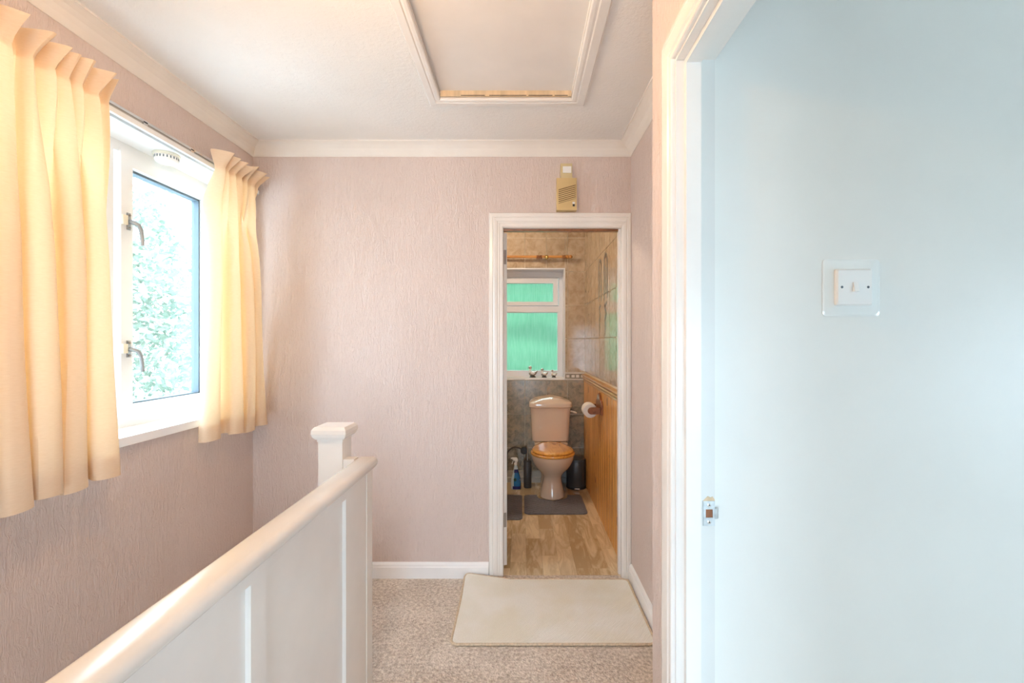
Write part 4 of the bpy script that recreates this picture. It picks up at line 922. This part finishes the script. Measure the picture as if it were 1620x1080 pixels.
# duck ornaments on the sill
def duck(x_, s, label):
    yy = 4.435; zz = W2[2] + 0.0005
    t = thing('duck_ornament', (x_, yy, zz), label, 'ornament', 'ornaments on the bathroom sill')
    def T(bm): bm.transform(Matrix.Translation((x_, yy, zz)) @ Matrix.Scale(s, 4)); return bm
    obj('foot', T(lathe([(0.034, 0), (0.036, 0.004), (0.028, 0.014), (0.016, 0.020)], 0.006, 0, 0, 18)), 'dark_glaze', t, smooth=True)
    obj('body', T(tube([(-0.028, 0, 0.050), (-0.018, 0, 0.044), (0.004, 0, 0.040), (0.026, 0, 0.042), (0.044, 0, 0.054), (0.060, 0, 0.075)], 0.02, 14, radii=[0.012, 0.024, 0.027, 0.022, 0.012, 0.003])), 'silver_glaze', t, smooth=True)
    obj('neck', T(tube([(-0.016, 0, 0.056), (-0.020, 0, 0.078), (-0.018, 0, 0.094)], 0.012, 12, radii=[0.016, 0.011, 0.012])), 'white_ceramic', t, smooth=True)
    obj('head', T(ball((-0.019, 0, 0.104), (0.019, 0.016, 0.018))), 'silver_glaze', t, smooth=True)
    obj('beak', T(loft([ell(-0.034, 0, 0.101, 0.006, 0.009, 10), ell(-0.046, 0, 0.098, 0.008, 0.008, 10), ell(-0.050, 0, 0.096, 0.003, 0.004, 10)])), 'brass', t, smooth=True)
    obj('wing', T(ball((0.010, -0.022, 0.046), (0.024, 0.007, 0.014))), 'white_ceramic', t, smooth=True)
    obj('wing', T(ball((0.010, 0.022, 0.046), (0.024, 0.007, 0.014))), 'white_ceramic', t, smooth=True)
duck(0.108, 0.92, 'largest of the three silver duck ornaments on the bathroom sill')
duck(0.222, 0.74, 'middle-sized silver duck ornament between the other two on the sill')
duck(0.318, 0.62, 'smallest silver duck ornament nearest the window corner')

# ------------------------------------------------------------------ lamps (out of the picture, as the light shows)
t = thing('pendant_lamp', (-0.48, 0.86, ZC), 'bare warm pendant bulb hanging over the stairs edge, above the view', 'lamp')
lx, ly = -0.48, 0.86
obj('ceiling_rose', lathe([(0.045, 0), (0.044, -0.012), (0.03, -0.024), (0.008, -0.030)], lx, ly, ZC, 24), 'white_plastic', t, smooth=True)
obj('flex', tube([(lx, ly, ZC - 0.028), (lx, ly, ZC - 0.220)], 0.003, 8), 'white_plastic', t)
obj('lamp_holder', lathe([(0.008, 0), (0.017, -0.006), (0.017, -0.035), (0.014, -0.036)], lx, ly, ZC - 0.218, 18), 'white_plastic', t, smooth=True)
obj('bulb', lathe([(0.012, -0.094), (0.014, -0.108), (0.026, -0.130), (0.031, -0.150), (0.027, -0.170), (0.014, -0.181), (0.002, -0.183)], lx, ly, ZC - 0.16, 24), 'bulb_glow', t, smooth=True)
t = thing('bathroom_lamp', (-0.45, 3.5, ZC), 'round bathroom ceiling lamp hidden above the doorway', 'lamp')
obj('base', lathe([(0.07, 0), (0.07, -0.015)], -0.45, 3.5, ZC, 24), 'white_plastic', t)
obj('globe', lathe([(0.04, -0.015), (0.058, -0.035), (0.060, -0.055), (0.045, -0.08), (0.02, -0.092), (0.002, -0.094)], -0.45, 3.5, ZC, 24), 'bath_glow', t, smooth=True)

# ------------------------------------------------------------------ outside
o = obj('ground', boxes((-60, 40, -40, 60, -2.9, -2.75)), 'bounce_paving'); tag(o, 'ground outside the house, made pale to bounce daylight indoors', 'ground', kind=S)  # pale surface chosen as a reflector, throws daylight up to the ceiling
def foliage(n, cx, cy, cz, rx, ry, rz, size, seed, shape='ball'):
    rg = random.Random(seed); vs_, fs = [], []
    for _ in range(n):
        while True:
            p = Vector((rg.uniform(-1, 1), rg.uniform(-1, 1), rg.uniform(-1, 1)))
            if shape == 'box' or p.length < 1: break
        if shape == 'ball': p *= (0.35 + 0.65 * rg.random()) ** 0.3
        c = Vector((cx + p.x * rx, cy + p.y * ry, cz + p.z * rz))
        d = Vector((rg.gauss(0, 1), rg.gauss(0, 1), rg.gauss(0, 0.7))).normalized(); e = d.cross(Vector((rg.gauss(0, 1), rg.gauss(0, 1), rg.gauss(0, 1)))).normalized()
        s = size * rg.uniform(0.6, 1.3); i = len(vs_)
        vs_ += [tuple(c - d * s), tuple(c + e * s * 0.45), tuple(c + d * s), tuple(c - e * s * 0.45)]; fs.append((i, i + 1, i + 2, i + 3))
    me = bpy.data.meshes.new('foliage'); me.from_pydata(vs_, [], fs); return me
def tree(name, label, x_, y_, h, rx, rz, n, size, mat, seed, group):
    t = thing(name, (x_, y_, -2.75), label, 'tree', group)
    me = foliage(n, x_, y_, -2.75 + h - rz, rx, rx, rz, size, seed); me.materials.append(MAT[mat])
    f = bpy.data.objects.new('foliage', me); COL.objects.link(f); setpar(f, t); f['kind'] = 'stuff'
    obj('trunk', tube([(x_, y_, -2.75), (x_ + 0.1, y_, -1.0), (x_ - 0.05, y_ + 0.1, -2.75 + h - rz)], 0.16, 10, radii=[0.2, 0.16, 0.08]), 'bark', t, smooth=True)
tree('garden_tree', 'pale leafy tree filling the middle of the landing window view', -8.2, 8.6, 8.4, 2.0, 3.9, 14000, 0.09, 'pale_leaves', 21, 'trees outside the landing window')
tree('garden_tree', 'pale leafy tree seen at the right edge of the landing window glass', -7.6, 13.4, 7.4, 2.3, 3.3, 11000, 0.10, 'pale_leaves', 22, 'trees outside the landing window')
tree('garden_tree', 'pale leafy tree half hidden by the left curtain', -13.0, 10.0, 6.6, 2.2, 2.8, 9000, 0.10, 'pale_leaves', 23, 'trees outside the landing window')
t = thing('hedge', (0.2, 8.2, -2.75), 'tall green hedge behind the patterned bathroom glass', 'hedge')
me = foliage(60000, 0.2, 8.6, 1.45, 4.8, 0.9, 4.2, 0.14, 31, 'box'); me.materials.append(MAT['hedge_leaves'])
f = bpy.data.objects.new('foliage', me); COL.objects.link(f); setpar(f, t); f['kind'] = 'stuff'
obj('stem', tube([(0.2, 8.4, -2.75), (0.2, 8.4, 1.5)], 0.12, 8), 'bark', t)
